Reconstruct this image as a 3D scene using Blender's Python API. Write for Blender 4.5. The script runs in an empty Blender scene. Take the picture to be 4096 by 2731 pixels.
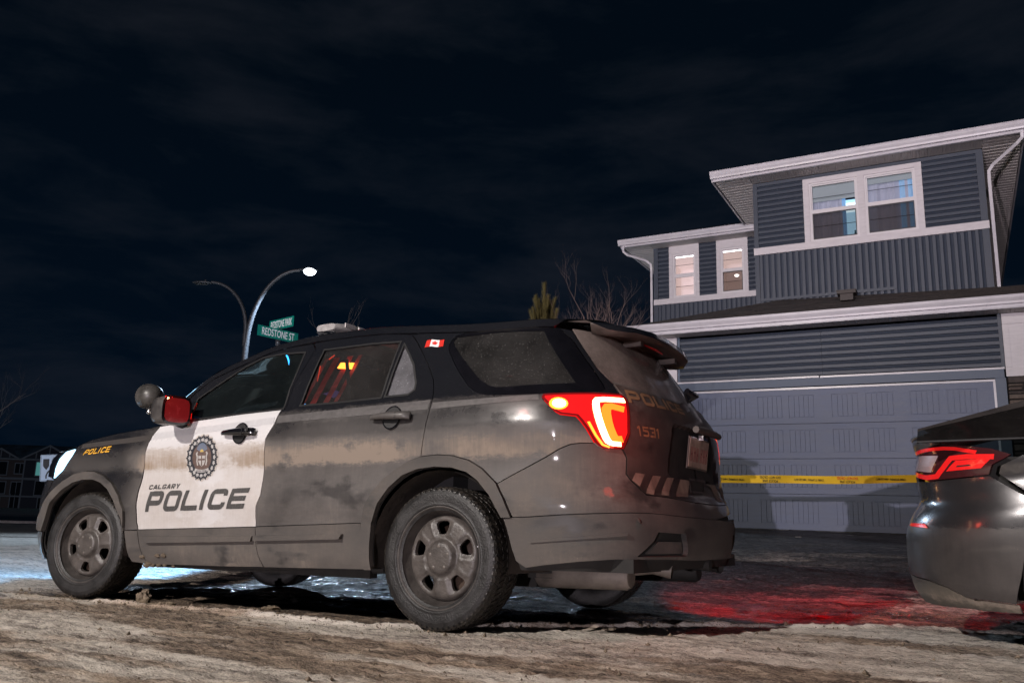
import bpy, bmesh, math, random
import numpy as np
from mathutils import Vector, Matrix, geometry
random.seed(7); rng=np.random.default_rng(5)
sc=bpy.context.scene; COL=sc.collection
PI=math.pi
# ---------------------------------------------------------------- camera, world, lamps, exposure
CAM=Vector((0,0,.60))
cd=bpy.data.cameras.new('camera'); cam=bpy.data.objects.new('camera',cd); COL.objects.link(cam)
CR=Matrix(((0.999619,-0.027609,0.0),(-0.005456,-0.197523,-0.980283),(0.027065,0.979909,-0.197599)))
Mc=CR.to_4x4(); Mc.translation=CAM; cam.matrix_world=Mc
cd.sensor_width=36; cd.lens=36*3300/4096; cd.clip_start=.05; cd.clip_end=2000
sc.camera=cam
sc.view_settings.view_transform='Standard'; sc.view_settings.look='None'
sc.view_settings.exposure=0; sc.view_settings.gamma=1; sc.view_settings.use_curve_mapping=False
sc.cycles.max_bounces=8; sc.cycles.transparent_max_bounces=16; sc.cycles.sample_clamp_indirect=4; sc.cycles.sample_clamp_direct=0
sc.cycles.caustics_reflective=False; sc.cycles.caustics_refractive=False
sc.cycles.use_denoising=True
w=bpy.data.worlds.new('World'); sc.world=w; w.use_nodes=True
def world_nodes():
    nt=w.node_tree; nt.nodes.clear()
    o=nt.nodes.new('ShaderNodeOutputWorld'); bg=nt.nodes.new('ShaderNodeBackground')
    tc=nt.nodes.new('ShaderNodeTexCoord'); mp=nt.nodes.new('ShaderNodeMapping'); mp.inputs['Scale'].default_value=(1.6,1.6,5.5); mp.inputs['Rotation'].default_value=(0,.18,.3)
    n1=nt.nodes.new('ShaderNodeTexNoise'); n1.inputs['Scale'].default_value=2.9; n1.inputs['Detail'].default_value=9; n1.inputs['Roughness'].default_value=.58; n1.inputs['Distortion'].default_value=.25
    r=nt.nodes.new('ShaderNodeValToRGB'); r.color_ramp.elements[0].position=.44; r.color_ramp.elements[1].position=.80
    r.color_ramp.elements[0].color=(.0007,.0024,.0048,1); r.color_ramp.elements[1].color=(.0078,.0094,.0133,1)
    sx=nt.nodes.new('ShaderNodeSeparateXYZ'); g=nt.nodes.new('ShaderNodeValToRGB')
    g.color_ramp.elements[0].position=.0; g.color_ramp.elements[0].color=(.0003,.0020,.0060,1)
    g.color_ramp.elements[1].position=.5; g.color_ramp.elements[1].color=(.0002,.0007,.0018,1)
    ad=nt.nodes.new('ShaderNodeMix'); ad.data_type='RGBA'; ad.blend_type='ADD'; ad.inputs[0].default_value=1
    L=nt.links.new
    L(tc.outputs['Generated'],mp.inputs[0]); L(mp.outputs[0],n1.inputs['Vector']); L(n1.outputs[0],r.inputs[0])
    L(tc.outputs['Generated'],sx.inputs[0]); L(sx.outputs[2],g.inputs[0])
    L(r.outputs[0],ad.inputs[6]); L(g.outputs[0],ad.inputs[7]); L(ad.outputs[2],bg.inputs[0]); L(bg.outputs[0],o.inputs[0])
    bg.inputs['Strength'].default_value=1.0
world_nodes()
def lamp(name,kind,loc,energy,color,size=.1,target=None,spot=None,blend=.3):
    d=bpy.data.lights.new(name,kind); d.energy=energy; d.color=color
    if kind in('POINT','SPOT'): d.shadow_soft_size=size
    if kind=='AREA': d.size=size
    if kind=='SPOT': d.spot_size=math.radians(spot); d.spot_blend=blend
    o=bpy.data.objects.new(name,d); COL.objects.link(o); o.location=loc
    if target is not None: o.rotation_euler=(Vector(target)-Vector(loc)).to_track_quat('-Z','Y').to_euler()
    return o
LK=lamp('key_street_lamp','POINT',(-6.9,-2.3,5.7),4200,(1,.92,.86),.11)
LF=lamp('far_parking_lamp','POINT',(-18.6,-52.3,1.75),62000,(1,.88,.95),.16)
LU=lamp('house_fill_spot','SPOT',(-4.6,-5.2,1.0),6000,(1,.85,.93),.09,target=(4.8,15.6,10.4),spot=42,blend=.75)  # unseen spot, added to light house and soffits, tilted to spare the car
LB=lamp('back_street_lamp','SPOT',(-7.69,30.0,9.05),5500,(.60,.78,1),.12,target=(-7.0,26,0),spot=150,blend=.3)

# ---------------------------------------------------------------- helpers
def link(o,parent=None):
    COL.objects.link(o)
    if parent is not None: o.parent=parent
    return o
def empty(name,loc=(0,0,0),M=None,parent=None):
    o=bpy.data.objects.new(name,None); link(o,parent); o.empty_display_size=.1
    if M is not None: o.matrix_local=M
    else: o.location=loc
    return o
def tag(o,label=None,cat=None,group=None,kind=None):
    if label:o['label']=label
    if cat:o['category']=cat
    if group:o['group']=group
    if kind:o['kind']=kind
    return o
class MB:
    def __init__(s): s.v=[]; s.f=[]; s.sm=[]
    def poly(s,pts,smooth=False):
        i=len(s.v); s.v+= [tuple(p) for p in pts]; s.f.append(tuple(range(i,i+len(pts)))); s.sm.append(smooth)
    def box(s,x0,x1,y0,y1,z0,z1,M=None):
        P=[Vector((x,y,z)) for z in(z0,z1) for y in(y0,y1) for x in(x0,x1)]
        if M is not None: P=[M@p for p in P]
        i=len(s.v); s.v+=[tuple(p) for p in P]
        for f in((0,2,3,1),(4,5,7,6),(0,1,5,4),(2,6,7,3),(0,4,6,2),(1,3,7,5)): s.f.append(tuple(i+k for k in f)); s.sm.append(False)
        return s
    def grid(s,G,closed_u=False,closed_v=False,smooth=True):
        nu,nv=len(G),len(G[0]); i=len(s.v)
        for r in G: s.v+=[tuple(p) for p in r]
        for a in range(nu if closed_u else nu-1):
            for b in range(nv if closed_v else nv-1):
                c,d=(a+1)%nu,(b+1)%nv
                s.f.append((i+a*nv+b,i+c*nv+b,i+c*nv+d,i+a*nv+d)); s.sm.append(smooth)
        return s
    def tube(s,path,r,n=8,cap=True,smooth=True):
        P=[Vector(p) for p in path]; R=r if hasattr(r,'__len__') else [r]*len(P); G=[]; u=None
        for k,p in enumerate(P):
            t=(P[min(k+1,len(P)-1)]-P[max(k-1,0)]).normalized()
            if u is None: u=t.orthogonal().normalized()
            else: u=(u-t*u.dot(t)).normalized()
            v=t.cross(u); G.append([p+(u*math.cos(2*PI*j/n)+v*math.sin(2*PI*j/n))*R[k] for j in range(n)])
        s.grid(G,closed_v=True,smooth=smooth)
        if cap: s.poly(G[0][::-1]); s.poly(G[-1])
        return s
    def lathe(s,prof,n=32,M=None,smooth=True):   # profile (r, h) turned about local z
        G=[]
        for a in range(n):
            c,sn=math.cos(2*PI*a/n),math.sin(2*PI*a/n)
            row=[Vector((r*c,r*sn,h)) for r,h in prof]
            G.append([M@p for p in row] if M is not None else row)
        return s.grid(G,closed_u=True,smooth=smooth)
    def prism(s,pts,h0,h1,M=None):               # polygon in xy, extruded in z
        a=[Vector((x,y,h0)) for x,y in pts]; b=[Vector((x,y,h1)) for x,y in pts]
        if M is not None: a=[M@p for p in a]; b=[M@p for p in b]
        s.poly(a[::-1]); s.poly(b)
        for k in range(len(pts)):
            j=(k+1)%len(pts); s.poly([a[k],a[j],b[j],b[k]])
        return s
    def mesh(s,name,mat,mats=None,mi=None):
        me=bpy.data.meshes.new(name); me.from_pydata(s.v,[],s.f); 
        me.polygons.foreach_set('use_smooth',s.sm)
        for m in (mats or [mat]): me.materials.append(m)
        if mi: me.polygons.foreach_set('material_index',mi)
        me.update(); return me
    def build(s,name,mat,parent=None,fix=False):
        me=s.mesh(name,mat)
        if fix:
            bm=bmesh.new(); bm.from_mesh(me); bmesh.ops.recalc_face_normals(bm,faces=bm.faces); bm.to_mesh(me); bm.free()
        return link(bpy.data.objects.new(name,me),parent)
# materials
def nodes(name):
    m=bpy.data.materials.new(name); m.use_nodes=True; nt=m.node_tree
    return m,nt,nt.nodes['Principled BSDF'],nt.links.new
def M_(name,col,rough=.6,metal=0,emis=None,es=0,var=0,vs=8,bump=0,bs=60,coat=0,spec=None,stretch=None,v2=0):
    m,nt,b,L=nodes(name)
    b.inputs['Base Color'].default_value=(*col,1); b.inputs['Roughness'].default_value=rough; b.inputs['Metallic'].default_value=metal
    if spec is not None: b.inputs['Specular IOR Level'].default_value=spec
    if coat: b.inputs['Coat Weight'].default_value=coat; b.inputs['Coat Roughness'].default_value=.08
    if emis: b.inputs['Emission Color'].default_value=(*emis,1); b.inputs['Emission Strength'].default_value=es
    if var or bump:
        tc=nt.nodes.new('ShaderNodeTexCoord'); vec=tc.outputs['Object']
        if stretch:
            mp=nt.nodes.new('ShaderNodeMapping'); mp.inputs['Scale'].default_value=stretch; L(vec,mp.inputs[0]); vec=mp.outputs[0]
        if var:
            n=nt.nodes.new('ShaderNodeTexNoise'); n.inputs['Scale'].default_value=vs; n.inputs['Detail'].default_value=8; n.inputs['Roughness'].default_value=.65
            L(vec,n.inputs['Vector']); r=nt.nodes.new('ShaderNodeValToRGB')
            r.color_ramp.elements[0].position=.32; r.color_ramp.elements[1].position=.70
            r.color_ramp.elements[0].color=(*[c*(1-var) for c in col],1); r.color_ramp.elements[1].color=(*[min(1,c*(1+var)) for c in col],1)
            L(n.outputs[0],r.inputs[0]); L(r.outputs[0],b.inputs['Base Color'])
            mr=nt.nodes.new('ShaderNodeMapRange'); mr.inputs[3].default_value=max(.02,rough-.12); mr.inputs[4].default_value=min(1,rough+.12); L(n.outputs[0],mr.inputs[0]); L(mr.outputs[0],b.inputs['Roughness'])
        if bump:
            n=nt.nodes.new('ShaderNodeTexNoise'); n.inputs['Scale'].default_value=bs; n.inputs['Detail'].default_value=5
            L(vec,n.inputs['Vector']); bp=nt.nodes.new('ShaderNodeBump'); bp.inputs['Strength'].default_value=bump; bp.inputs['Distance'].default_value=.01
            L(n.outputs[0],bp.inputs['Height']); L(bp.outputs[0],b.inputs['Normal'])
    return m
def emit(name,col,s):
    m,nt,b,L=nodes(name); b.inputs['Base Color'].default_value=(*[c*.3 for c in col],1)
    b.inputs['Emission Color'].default_value=(*col,1); b.inputs['Emission Strength'].default_value=s; b.inputs['Roughness'].default_value=.3
    return m
# dirty vehicle paint: road film laid on by height above the ground (object coordinates = vehicle coordinates)
DUST=(.165,.148,.135)
def paint(name,base,ramp,rough=.16,dust=DUST,amount=1.0,coat=.6,fade=False,metal=0,nc=2.0,wetp=.45):
    m,nt,b,L=nodes(name); N=nt.nodes.new
    tc=N('ShaderNodeTexCoord'); sp=N('ShaderNodeSeparateXYZ'); L(tc.outputs['Object'],sp.inputs[0])
    def noise(scale,stretch,detail=6,rough_=.6):
        mp=N('ShaderNodeMapping'); mp.inputs['Scale'].default_value=stretch; L(tc.outputs['Object'],mp.inputs[0])
        n=N('ShaderNodeTexNoise'); n.inputs['Scale'].default_value=scale; n.inputs['Detail'].default_value=detail; n.inputs['Roughness'].default_value=rough_; L(mp.outputs[0],n.inputs['Vector']); return n.outputs[0]
    def math_(op,a,b_,c=None,clamp=False):
        n=N('ShaderNodeMath'); n.operation=op; n.use_clamp=clamp
        for i,v in enumerate((a,b_,c)):
            if v is None: continue
            if isinstance(v,(int,float)): n.inputs[i].default_value=v
            else: L(v,n.inputs[i])
        return n.outputs[0]
    n1=noise(2.6,(1,1,1.3),5); n2=noise(26,(.9,.9,2.6),7,.7); n3=noise(16,(4.5,4.5,.25),4); n4=noise(150,(1,1,1),3)
    z=math_('ADD',sp.outputs[2],math_('MULTIPLY',math_('SUBTRACT',n1,.5),.06))
    z=math_('ADD',z,math_('MULTIPLY',math_('SUBTRACT',n2,.5),.085))
    z=math_('DIVIDE',z,2.0)
    r=N('ShaderNodeValToRGB'); e=r.color_ramp.elements
    e[0].position=ramp[0][0]/2; e[0].color=(ramp[0][1],)*3+(1,); e[1].position=ramp[-1][0]/2; e[1].color=(ramp[-1][1],)*3+(1,)
    for p,v in ramp[1:-1]:
        q=e.new(p/2); q.color=(v,v,v,1)
    L(z,r.inputs[0])
    f=math_('MULTIPLY',r.outputs[0],math_('ADD',math_('MULTIPLY',n3,.5),.76)); f=math_('MULTIPLY',f,math_('MAXIMUM',math_('ADD',math_('MULTIPLY',n1,nc),1-nc*.5),.12))
    pn=noise(2.1,(1,1,2.0),7,.62); f=math_('MULTIPLY',f,math_('SUBTRACT',1.0,math_('MULTIPLY',math_('MULTIPLY',math_('SUBTRACT',pn,.555),13,clamp=True),wetp)))
    if fade: f=math_('MULTIPLY',f,math_('MULTIPLY_ADD',math_('MULTIPLY',math_('SUBTRACT',sp.outputs[0],2.28,clamp=True),4.0,clamp=True),-.72,1.0,clamp=True))
    sp4=math_('MULTIPLY',math_('GREATER_THAN',n4,.69),.22)       # splash specks
    f=math_('MULTIPLY',math_('ADD',f,sp4),amount,clamp=True)
    mx=N('ShaderNodeMix'); mx.data_type='RGBA'; mx.inputs[6].default_value=(*base,1)
    dc=N('ShaderNodeMix'); dc.data_type='RGBA'; dc.inputs[6].default_value=(*[c*.72 for c in dust],1); dc.inputs[7].default_value=(*[c*1.22 for c in dust],1); L(n2,dc.inputs[0])
    hv=N('ShaderNodeMix'); hv.data_type='RGBA'; hv.inputs[7].default_value=(.225 if dust[0]<.2 else dust[0],.185 if dust[0]<.2 else dust[1],.150 if dust[0]<.2 else dust[2],1); L(dc.outputs[2],hv.inputs[6]); L(math_('MULTIPLY',math_('SUBTRACT',f,.55),2.4,clamp=True),hv.inputs[0]); L(hv.outputs[2],mx.inputs[7]); L(f,mx.inputs[0]); L(mx.outputs[2],b.inputs['Base Color'])
    rr=math_('ADD',math_('MULTIPLY',f,.95),rough,clamp=True); L(rr,b.inputs['Roughness'])
    cw=math_('MULTIPLY_ADD',f,-1.1,coat,clamp=True); L(cw,b.inputs['Coat Weight']); b.inputs['Coat Roughness'].default_value=.09
    b.inputs['Metallic'].default_value=metal
    bp=N('ShaderNodeBump'); bp.inputs['Strength'].default_value=.25; bp.inputs['Distance'].default_value=.002; L(math_('MULTIPLY',n2,f),bp.inputs['Height']); L(bp.outputs[0],b.inputs['Normal'])
    return m
def glassmat(name,tint,alpha,dustf,dust=(.30,.27,.26),rough=.03):
    # tinted pane with road film: transparent tint + gloss + thin diffuse dust
    m=bpy.data.materials.new(name); m.use_nodes=True; nt=m.node_tree; nt.nodes.clear(); N=nt.nodes.new; L=nt.links.new
    o=N('ShaderNodeOutputMaterial'); t=N('ShaderNodeBsdfTransparent'); t.inputs[0].default_value=(*[c*alpha for c in tint],1)
    g=N('ShaderNodeBsdfGlossy'); g.inputs['Roughness'].default_value=rough; g.inputs[0].default_value=(.9,.95,1,1)
    fr=N('ShaderNodeFresnel'); fr.inputs[0].default_value=1.5; m1=N('ShaderNodeMixShader'); L(fr.outputs[0],m1.inputs[0]); L(t.outputs[0],m1.inputs[1]); L(g.outputs[0],m1.inputs[2])
    d=N('ShaderNodeBsdfDiffuse'); d.inputs[0].default_value=(*dust,1)
    tc=N('ShaderNodeTexCoord'); n=N('ShaderNodeTexNoise'); n.inputs['Scale'].default_value=3; n.inputs['Detail'].default_value=10; n.inputs['Roughness'].default_value=.7
    n2=N('ShaderNodeTexNoise'); n2.inputs['Scale'].default_value=120; n2.inputs['Detail'].default_value=3
    L(tc.outputs['Object'],n.inputs['Vector']); L(tc.outputs['Object'],n2.inputs['Vector'])
    a=N('ShaderNodeMapRange'); a.inputs[1].default_value=.3; a.inputs[2].default_value=.75; a.inputs[3].default_value=dustf*.35; a.inputs[4].default_value=dustf*1.6; L(n.outputs[0],a.inputs[0])
    c=N('ShaderNodeMath'); c.operation='GREATER_THAN'; c.inputs[1].default_value=.66; L(n2.outputs[0],c.inputs[0])
    c2=N('ShaderNodeMath'); c2.operation='MULTIPLY_ADD'; c2.inputs[1].default_value=dustf*1.6; L(c.outputs[0],c2.inputs[0]); L(a.outputs[0],c2.inputs[2]); c2.use_clamp=True
    m2=N('ShaderNodeMixShader'); L(c2.outputs[0],m2.inputs[0]); L(m1.outputs[0],m2.inputs[1]); L(d.outputs[0],m2.inputs[2]); L(m2.outputs[0],o.inputs[0])
    return m
# ---------------------------------------------------------------- skin surfaces of vehicles: a point of the body from (s = distance round the body, z = height)
class Panels:
    def __init__(s,sp,centre,M):
        s.sp=sp; s.centre=centre; s.M=M
    def surf(s,a,z,off=0.0,mir=False):
        x,y=s.sp(a,z); n=s.normal(a,z,x,y)
        p=Vector((x,y,z))+n*off
        if mir: p.y=-p.y
        return p
    def normal(s,a,z,x=None,y=None,mir=False):
        if x is None: x,y=s.sp(a,z)
        e=.006; A=s.sp(a-e,z);B=s.sp(a+e,z);Cc=s.sp(a,z-e);D=s.sp(a,z+e)
        u=Vector((B[0]-A[0],B[1]-A[1],0)); v=Vector((D[0]-Cc[0],D[1]-Cc[1],2*e)); n=u.cross(v)
        if n.length<1e-12: n=Vector((0,1,0))
        n.normalize(); cx=min(max(x,s.centre[0]),s.centre[1])
        if n.x*(x-cx)+n.y*y<0: n=-n
        if mir: n.y=-n.y
        return n
    def panel(s,name,poly,mat,parent,off=0.0,res=.03,depth=.012,inset=.0022,holes=(),mir=False,flange=True,hflange=False,offf=None):
        poly=clean(poly); 
        if inset: poly=shrink(poly,inset)
        ring=resample(poly,res); hs=[resample(clean(h),res) for h in holes]
        pts=list(ring); edges=[(i,(i+1)%len(ring)) for i in range(len(ring))]
        for h in hs:
            b=len(pts); pts+=h; edges+=[(b+i,b+(i+1)%len(h)) for i in range(len(h))]
        nb=len(pts); B=np.array(pts)
        x0,y0=B.min(0);x1,y1=B.max(0)
        gx=np.arange(x0+res*.5,x1,res); gy=np.arange(y0+res*.5,y1,res)
        for i,a in enumerate(gx):
            for b in gy:
                q=(a,b+(res*.5 if i%2 else 0))
                if not inside(q,ring) or any(inside(q,h) for h in hs): continue
                if ((B-q)**2).sum(1).min()<(res*.45)**2: continue
                pts.append(q)
        vo,_,fo,_,_,_=geometry.delaunay_2d_cdt([Vector(p) for p in pts],edges,[],0,1e-6)
        F=[]
        for f in fo:
            c=(sum(vo[k][0] for k in f)/3,sum(vo[k][1] for k in f)/3)
            if inside(c,ring) and not any(inside(c,h) for h in hs): F.append(tuple(f))
        V=[];NN=[]
        for p in vo:
            o_=off if offf is None else off+offf(p[0],p[1])
            V.append(tuple(s.surf(p[0],p[1],o_,mir))); NN.append(tuple(s.normal(p[0],p[1],mir=mir)))
        def fl(R):
            b=len(V); n=len(R)
            for p in R:
                o_=off if offf is None else off+offf(p[0],p[1])
                V.append(tuple(s.surf(p[0],p[1],o_,mir))); V.append(tuple(s.surf(p[0],p[1],o_-depth,mir)))
            for i in range(n):
                j=(i+1)%n
                A=Vector(V[b+2*i]);Bq=Vector(V[b+2*j]); fn=(Bq-A).cross(s.normal(*R[i],mir=mir)); fn=fn.normalized() if fn.length>1e-9 else Vector((0,1,0))
                if i==0: NN.extend([None]*(2*n))
                NN[b+2*i]=tuple(fn);NN[b+2*i+1]=tuple(fn)
                F.append((b+2*i,b+2*j,b+2*j+1,b+2*i+1))
        if flange: fl(ring)
        if hflange:
            for h in hs: fl(h)
        # face winding towards the outside
        G=[]
        for f in F:
            a,b,c=Vector(V[f[0]]),Vector(V[f[1]]),Vector(V[f[2]]); n=(b-a).cross(c-a)
            G.append(f if n.dot(Vector(NN[f[0]]))>=0 else f[::-1])
        me=bpy.data.meshes.new(name); me.from_pydata(V,[],G); me.materials.append(mat)
        me.polygons.foreach_set('use_smooth',[True]*len(me.polygons)); me.update()
        me.normals_split_custom_set_from_vertices([Vector(n) for n in NN])
        return link(bpy.data.objects.new(name,me),parent)
    def decal(s,name,polys,mat,parent,off=.0016,mir=False,step=.0):
        # flat print laid on the skin: list of small polygons in (s,z)
        V=[];F=[]; out=[]
        for P in polys:
            if len(P)==4:
                l1=max(math.dist(P[0],P[1]),math.dist(P[3],P[2])); l2=max(math.dist(P[1],P[2]),math.dist(P[0],P[3])); n_,m_=max(1,int(math.ceil(l1/.03))),max(1,int(math.ceil(l2/.03)))
                if n_*m_>1: out+=dicequad(P,n_,m_); continue
            out.append(P)
        polys=out
        for k,P in enumerate(polys):
            b=len(V); V+=[tuple(s.surf(a,z,off+step*(k%5),mir)) for a,z in P]; F.append(tuple(range(b,b+len(P))))
        me=bpy.data.meshes.new(name); me.from_pydata(V,[],F); me.materials.append(mat); me.update()
        bm=bmesh.new(); bm.from_mesh(me); bm.normal_update()
        for f in bm.faces:
            if f.normal.dot(Vector((0,0,0))+Vector(f.calc_center_median())-Vector((min(max(f.calc_center_median().x,s.centre[0]),s.centre[1]),0,f.calc_center_median().z)))<0: f.normal_flip()
        bm.to_mesh(me); bm.free()
        return link(bpy.data.objects.new(name,me),parent)
def dicequad(P,n=4,m=4):
    f=lambda u,v:tuple(P[0][k]*(1-u)*(1-v)+P[1][k]*u*(1-v)+P[2][k]*u*v+P[3][k]*(1-u)*v for k in(0,1))
    return [[f(i/n,j/m),f((i+1)/n,j/m),f((i+1)/n,(j+1)/m),f(i/n,(j+1)/m)] for i in range(n) for j in range(m)]
def clean(P):
    o=[]
    for p in P:
        if not o or abs(p[0]-o[-1][0])+abs(p[1]-o[-1][1])>.0015: o.append((float(p[0]),float(p[1])))
    if abs(o[0][0]-o[-1][0])+abs(o[0][1]-o[-1][1])<.0015: o.pop()
    return o
def area(P): return sum(P[i][0]*P[(i+1)%len(P)][1]-P[(i+1)%len(P)][0]*P[i][1] for i in range(len(P)))/2
def shrink(P,d):
    s=1 if area(P)>0 else -1; n=len(P); o=[]
    for i in range(n):
        a,b,c=P[i-1],P[i],P[(i+1)%n]
        u=Vector((b[0]-a[0],b[1]-a[1])).normalized(); v=Vector((c[0]-b[0],c[1]-b[1])).normalized()
        m=Vector((-u.y-v.y,u.x+v.x))*s; L=m.length
        if L<.3: o.append(b); continue
        m/=L; k=d/max(.45,abs(m.dot(Vector((-u.y,u.x)))))
        o.append((b[0]+m.x*k,b[1]+m.y*k))
    return o
def resample(P,r):
    o=[]
    for i in range(len(P)):
        a,b=P[i],P[(i+1)%len(P)]; n=max(1,int(math.ceil(math.hypot(b[0]-a[0],b[1]-a[1])/r)))
        o+=[(a[0]+(b[0]-a[0])*k/n,a[1]+(b[1]-a[1])*k/n) for k in range(n)]
    return o
def inside(q,P):
    x,y=q; c=False; j=len(P)-1
    for i in range(len(P)):
        xi,yi=P[i];xj,yj=P[j]
        if (yi>y)!=(yj>y) and x<(xj-xi)*(y-yi)/(yj-yi)+xi: c=not c
        j=i
    return c
def chaikin(P,n=1,closed=True):
    for _ in range(n):
        o=[] if closed else [P[0]]; m=len(P)
        for i in range(m if closed else m-1):
            a,b=P[i],P[(i+1)%m]; o+=[(a[0]*.78+b[0]*.22,a[1]*.78+b[1]*.22),(a[0]*.22+b[0]*.78,a[1]*.22+b[1]*.78)]
        if not closed: o.append(P[-1])
        P=o
    return P
def ribbon(path,h,closed=False,seg=.16):
    # constant-width stroke along a centre line -> quads
    P=[Vector(p) for p in path]
    if closed: P=P+[P[0]]
    Q=[P[0]]
    for a,b in zip(P,P[1:]):
        n=max(1,int((b-a).length/seg)); Q+=[a+(b-a)*k/n for k in range(1,n+1)]
    L=[];R=[]
    for i,p in enumerate(Q):
        if closed: a=Q[i-1] if i>0 else Q[-2]; b=Q[i+1] if i<len(Q)-1 else Q[1]
        else: a=Q[max(0,i-1)]; b=Q[min(len(Q)-1,i+1)]
        u=(p-a).normalized() if (p-a).length>1e-9 else (b-p).normalized(); v=(b-p).normalized() if (b-p).length>1e-9 else u
        m=Vector((-u.y-v.y,u.x+v.x)); m.normalize(); k=h/max(.5,m.dot(Vector((-u.y,u.x))))
        L.append(p+m*k);R.append(p-m*k)
    return [[tuple(L[i]),tuple(L[i+1]),tuple(R[i+1]),tuple(R[i])] for i in range(len(Q)-1)]
def rr(x0,y0,x1,y1,r,corners='1234',n=4):   # rounded rectangle path anticlockwise from bottom left
    o=[]
    for k,(cx,cy,a) in enumerate(((x0,y0,180),(x1,y0,270),(x1,y1,0),(x0,y1,90))):
        if str(k+1) in corners:
            ax=cx+(r if k in(0,3) else -r); ay=cy+(r if k in(0,1) else -r)
            o+=[(ax+r*math.cos(math.radians(a+90*j/n)),ay+r*math.sin(math.radians(a+90*j/n))) for j in range(n+1)]
        else: o.append((cx,cy))
    return o
def glyph(ch,w=1.12,h=.105):
    a,b=h,w-h; lo,hi=h*.9,1-h*.9; mid=.47; r=.17; hv=h*1.0
    if ch=='O': return ribbon(rr(a,lo,b,hi,r),h,True)
    if ch=='I': return ribbon([(a,0),(a,1)],h)
    if ch=='L': return ribbon([(a,0),(a,1)],h)+ribbon([(2*h,lo),(w,lo)],hv)
    if ch=='E': return ribbon([(a,0),(a,1)],h)+ribbon([(2*h,lo),(w,lo)],hv)+ribbon([(2*h,.5),(w*.95,.5)],hv)+ribbon([(2*h,hi),(w,hi)],hv)
    if ch=='P':
        q=[0,.52,1.05,1.5708]
        return ribbon([(a,0),(a,1)],h)+ribbon([(2*h,hi)]+[(b-r+r*math.sin(t),hi-r+r*math.cos(t)) for t in q]+[(b-r+r*math.cos(t),.42+r-r*math.sin(t)) for t in q]+[(2*h,.42)],hv)
    if ch in 'CG':
        p=[(b,.66)]+[(b-r+r*math.cos(t),hi-r+r*math.sin(t)) for t in(0,.52,1.05,1.57)]+[(a+r+r*math.cos(t),hi-r+r*math.sin(t)) for t in(1.57,2.1,2.62,3.14)]+[(a+r+r*math.cos(t),lo+r+r*math.sin(t)) for t in(3.14,3.67,4.19,4.71)]+[(b-r+r*math.cos(t),lo+r+r*math.sin(t)) for t in(4.71,5.24,5.76,6.28)]+[(b,.34)]
        q=ribbon(p,h)
        if ch=='G': q+=ribbon([(b,.34),(b,.5)],h)+ribbon([(w*.55,.44),(b-h,.44)],hv*.9)
        return q
    if ch=='R': return glyph('P',w,h)+ribbon([(w*.5,.42-hv),(w-h,0)],h)
    if ch=='A': return ribbon([(a*.7,0),(w/2-h*.35,1)],h*.95)+ribbon([(w-a*.7,0),(w/2+h*.35,1)],h*.95)+ribbon([(w*.28,.28),(w*.72,.28)],hv*.9)
    if ch=='Y': return ribbon([(a,1),(w/2,.42)],h)+ribbon([(w-a,1),(w/2,.42)],h)+ribbon([(w/2,.45),(w/2,0)],h)
    if ch=='1': return ribbon([(.33,0),(.33,1)],h)+ribbon([(.05,.74),(.33-h,.9)],h*.8)
    if ch=='5': return ribbon([(w,hi),(a,hi),(a,.57),(b-r,.57)]+[(b-r+r*math.sin(t),.57-r+r*math.cos(t)) for t in(.5,1.05,1.57)]+[(b,lo+r)]+[(b-r+r*math.cos(t),lo+r-r*math.sin(t)) for t in(.5,1.05,1.57)]+[(0,lo)],hv)
    if ch=='3': return ribbon([(0,hi),(b,hi),(b,lo),(0,lo)],hv)+ribbon([(.3,.5),(b-h,.5)],hv*.85)
    return []
ADV={'I':.36,'1':.62,' ':.6}
def word(txt,w=1.12,gap=.17,h=.105,slant=0):
    o=[];x=0
    for ch in txt:
        cw=ADV.get(ch,w)
        o+=[[(x+p[0]+slant*p[1],p[1]) for p in q] for q in glyph(ch,w,h)]; x+=cw+gap
    return o,x-gap
def on_quad(polys,W,c):   # c = bl, br, tr, tl in (s,z)
    f=lambda u,v:tuple(c[0][k]*(1-u)*(1-v)+c[1][k]*u*(1-v)+c[2][k]*u*v+c[3][k]*(1-u)*v for k in(0,1))
    return [[f(p[0]/W,p[1]) for p in q] for q in polys]
def interp(T,z):
    n=len(T)
    if z<=T[0][0]: return T[0][1]+(T[1][1]-T[0][1])/(T[1][0]-T[0][0])*(z-T[0][0])
    if z>=T[-1][0]: return T[-1][1]+(T[-1][1]-T[-2][1])/(T[-1][0]-T[-2][0])*(z-T[-1][0])
    i=0
    while z>T[i+1][0]: i+=1
    sl=lambda k:(T[k+1][1]-T[k][1])/(T[k+1][0]-T[k][0])
    def tan(k):
        if k==0:return sl(0)
        if k==n-1:return sl(n-2)
        a,b=sl(k-1),sl(k)
        return 0 if a*b<=0 else 2*a*b/(a+b)
    h=T[i+1][0]-T[i][0];t=(z-T[i][0])/h
    return ((1+2*t)*(1-t)**2*T[i][1]+t*(1-t)**2*h*tan(i)+t*t*(3-2*t)*T[i+1][1]+t*t*(t-1)*h*tan(i+1))
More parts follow.
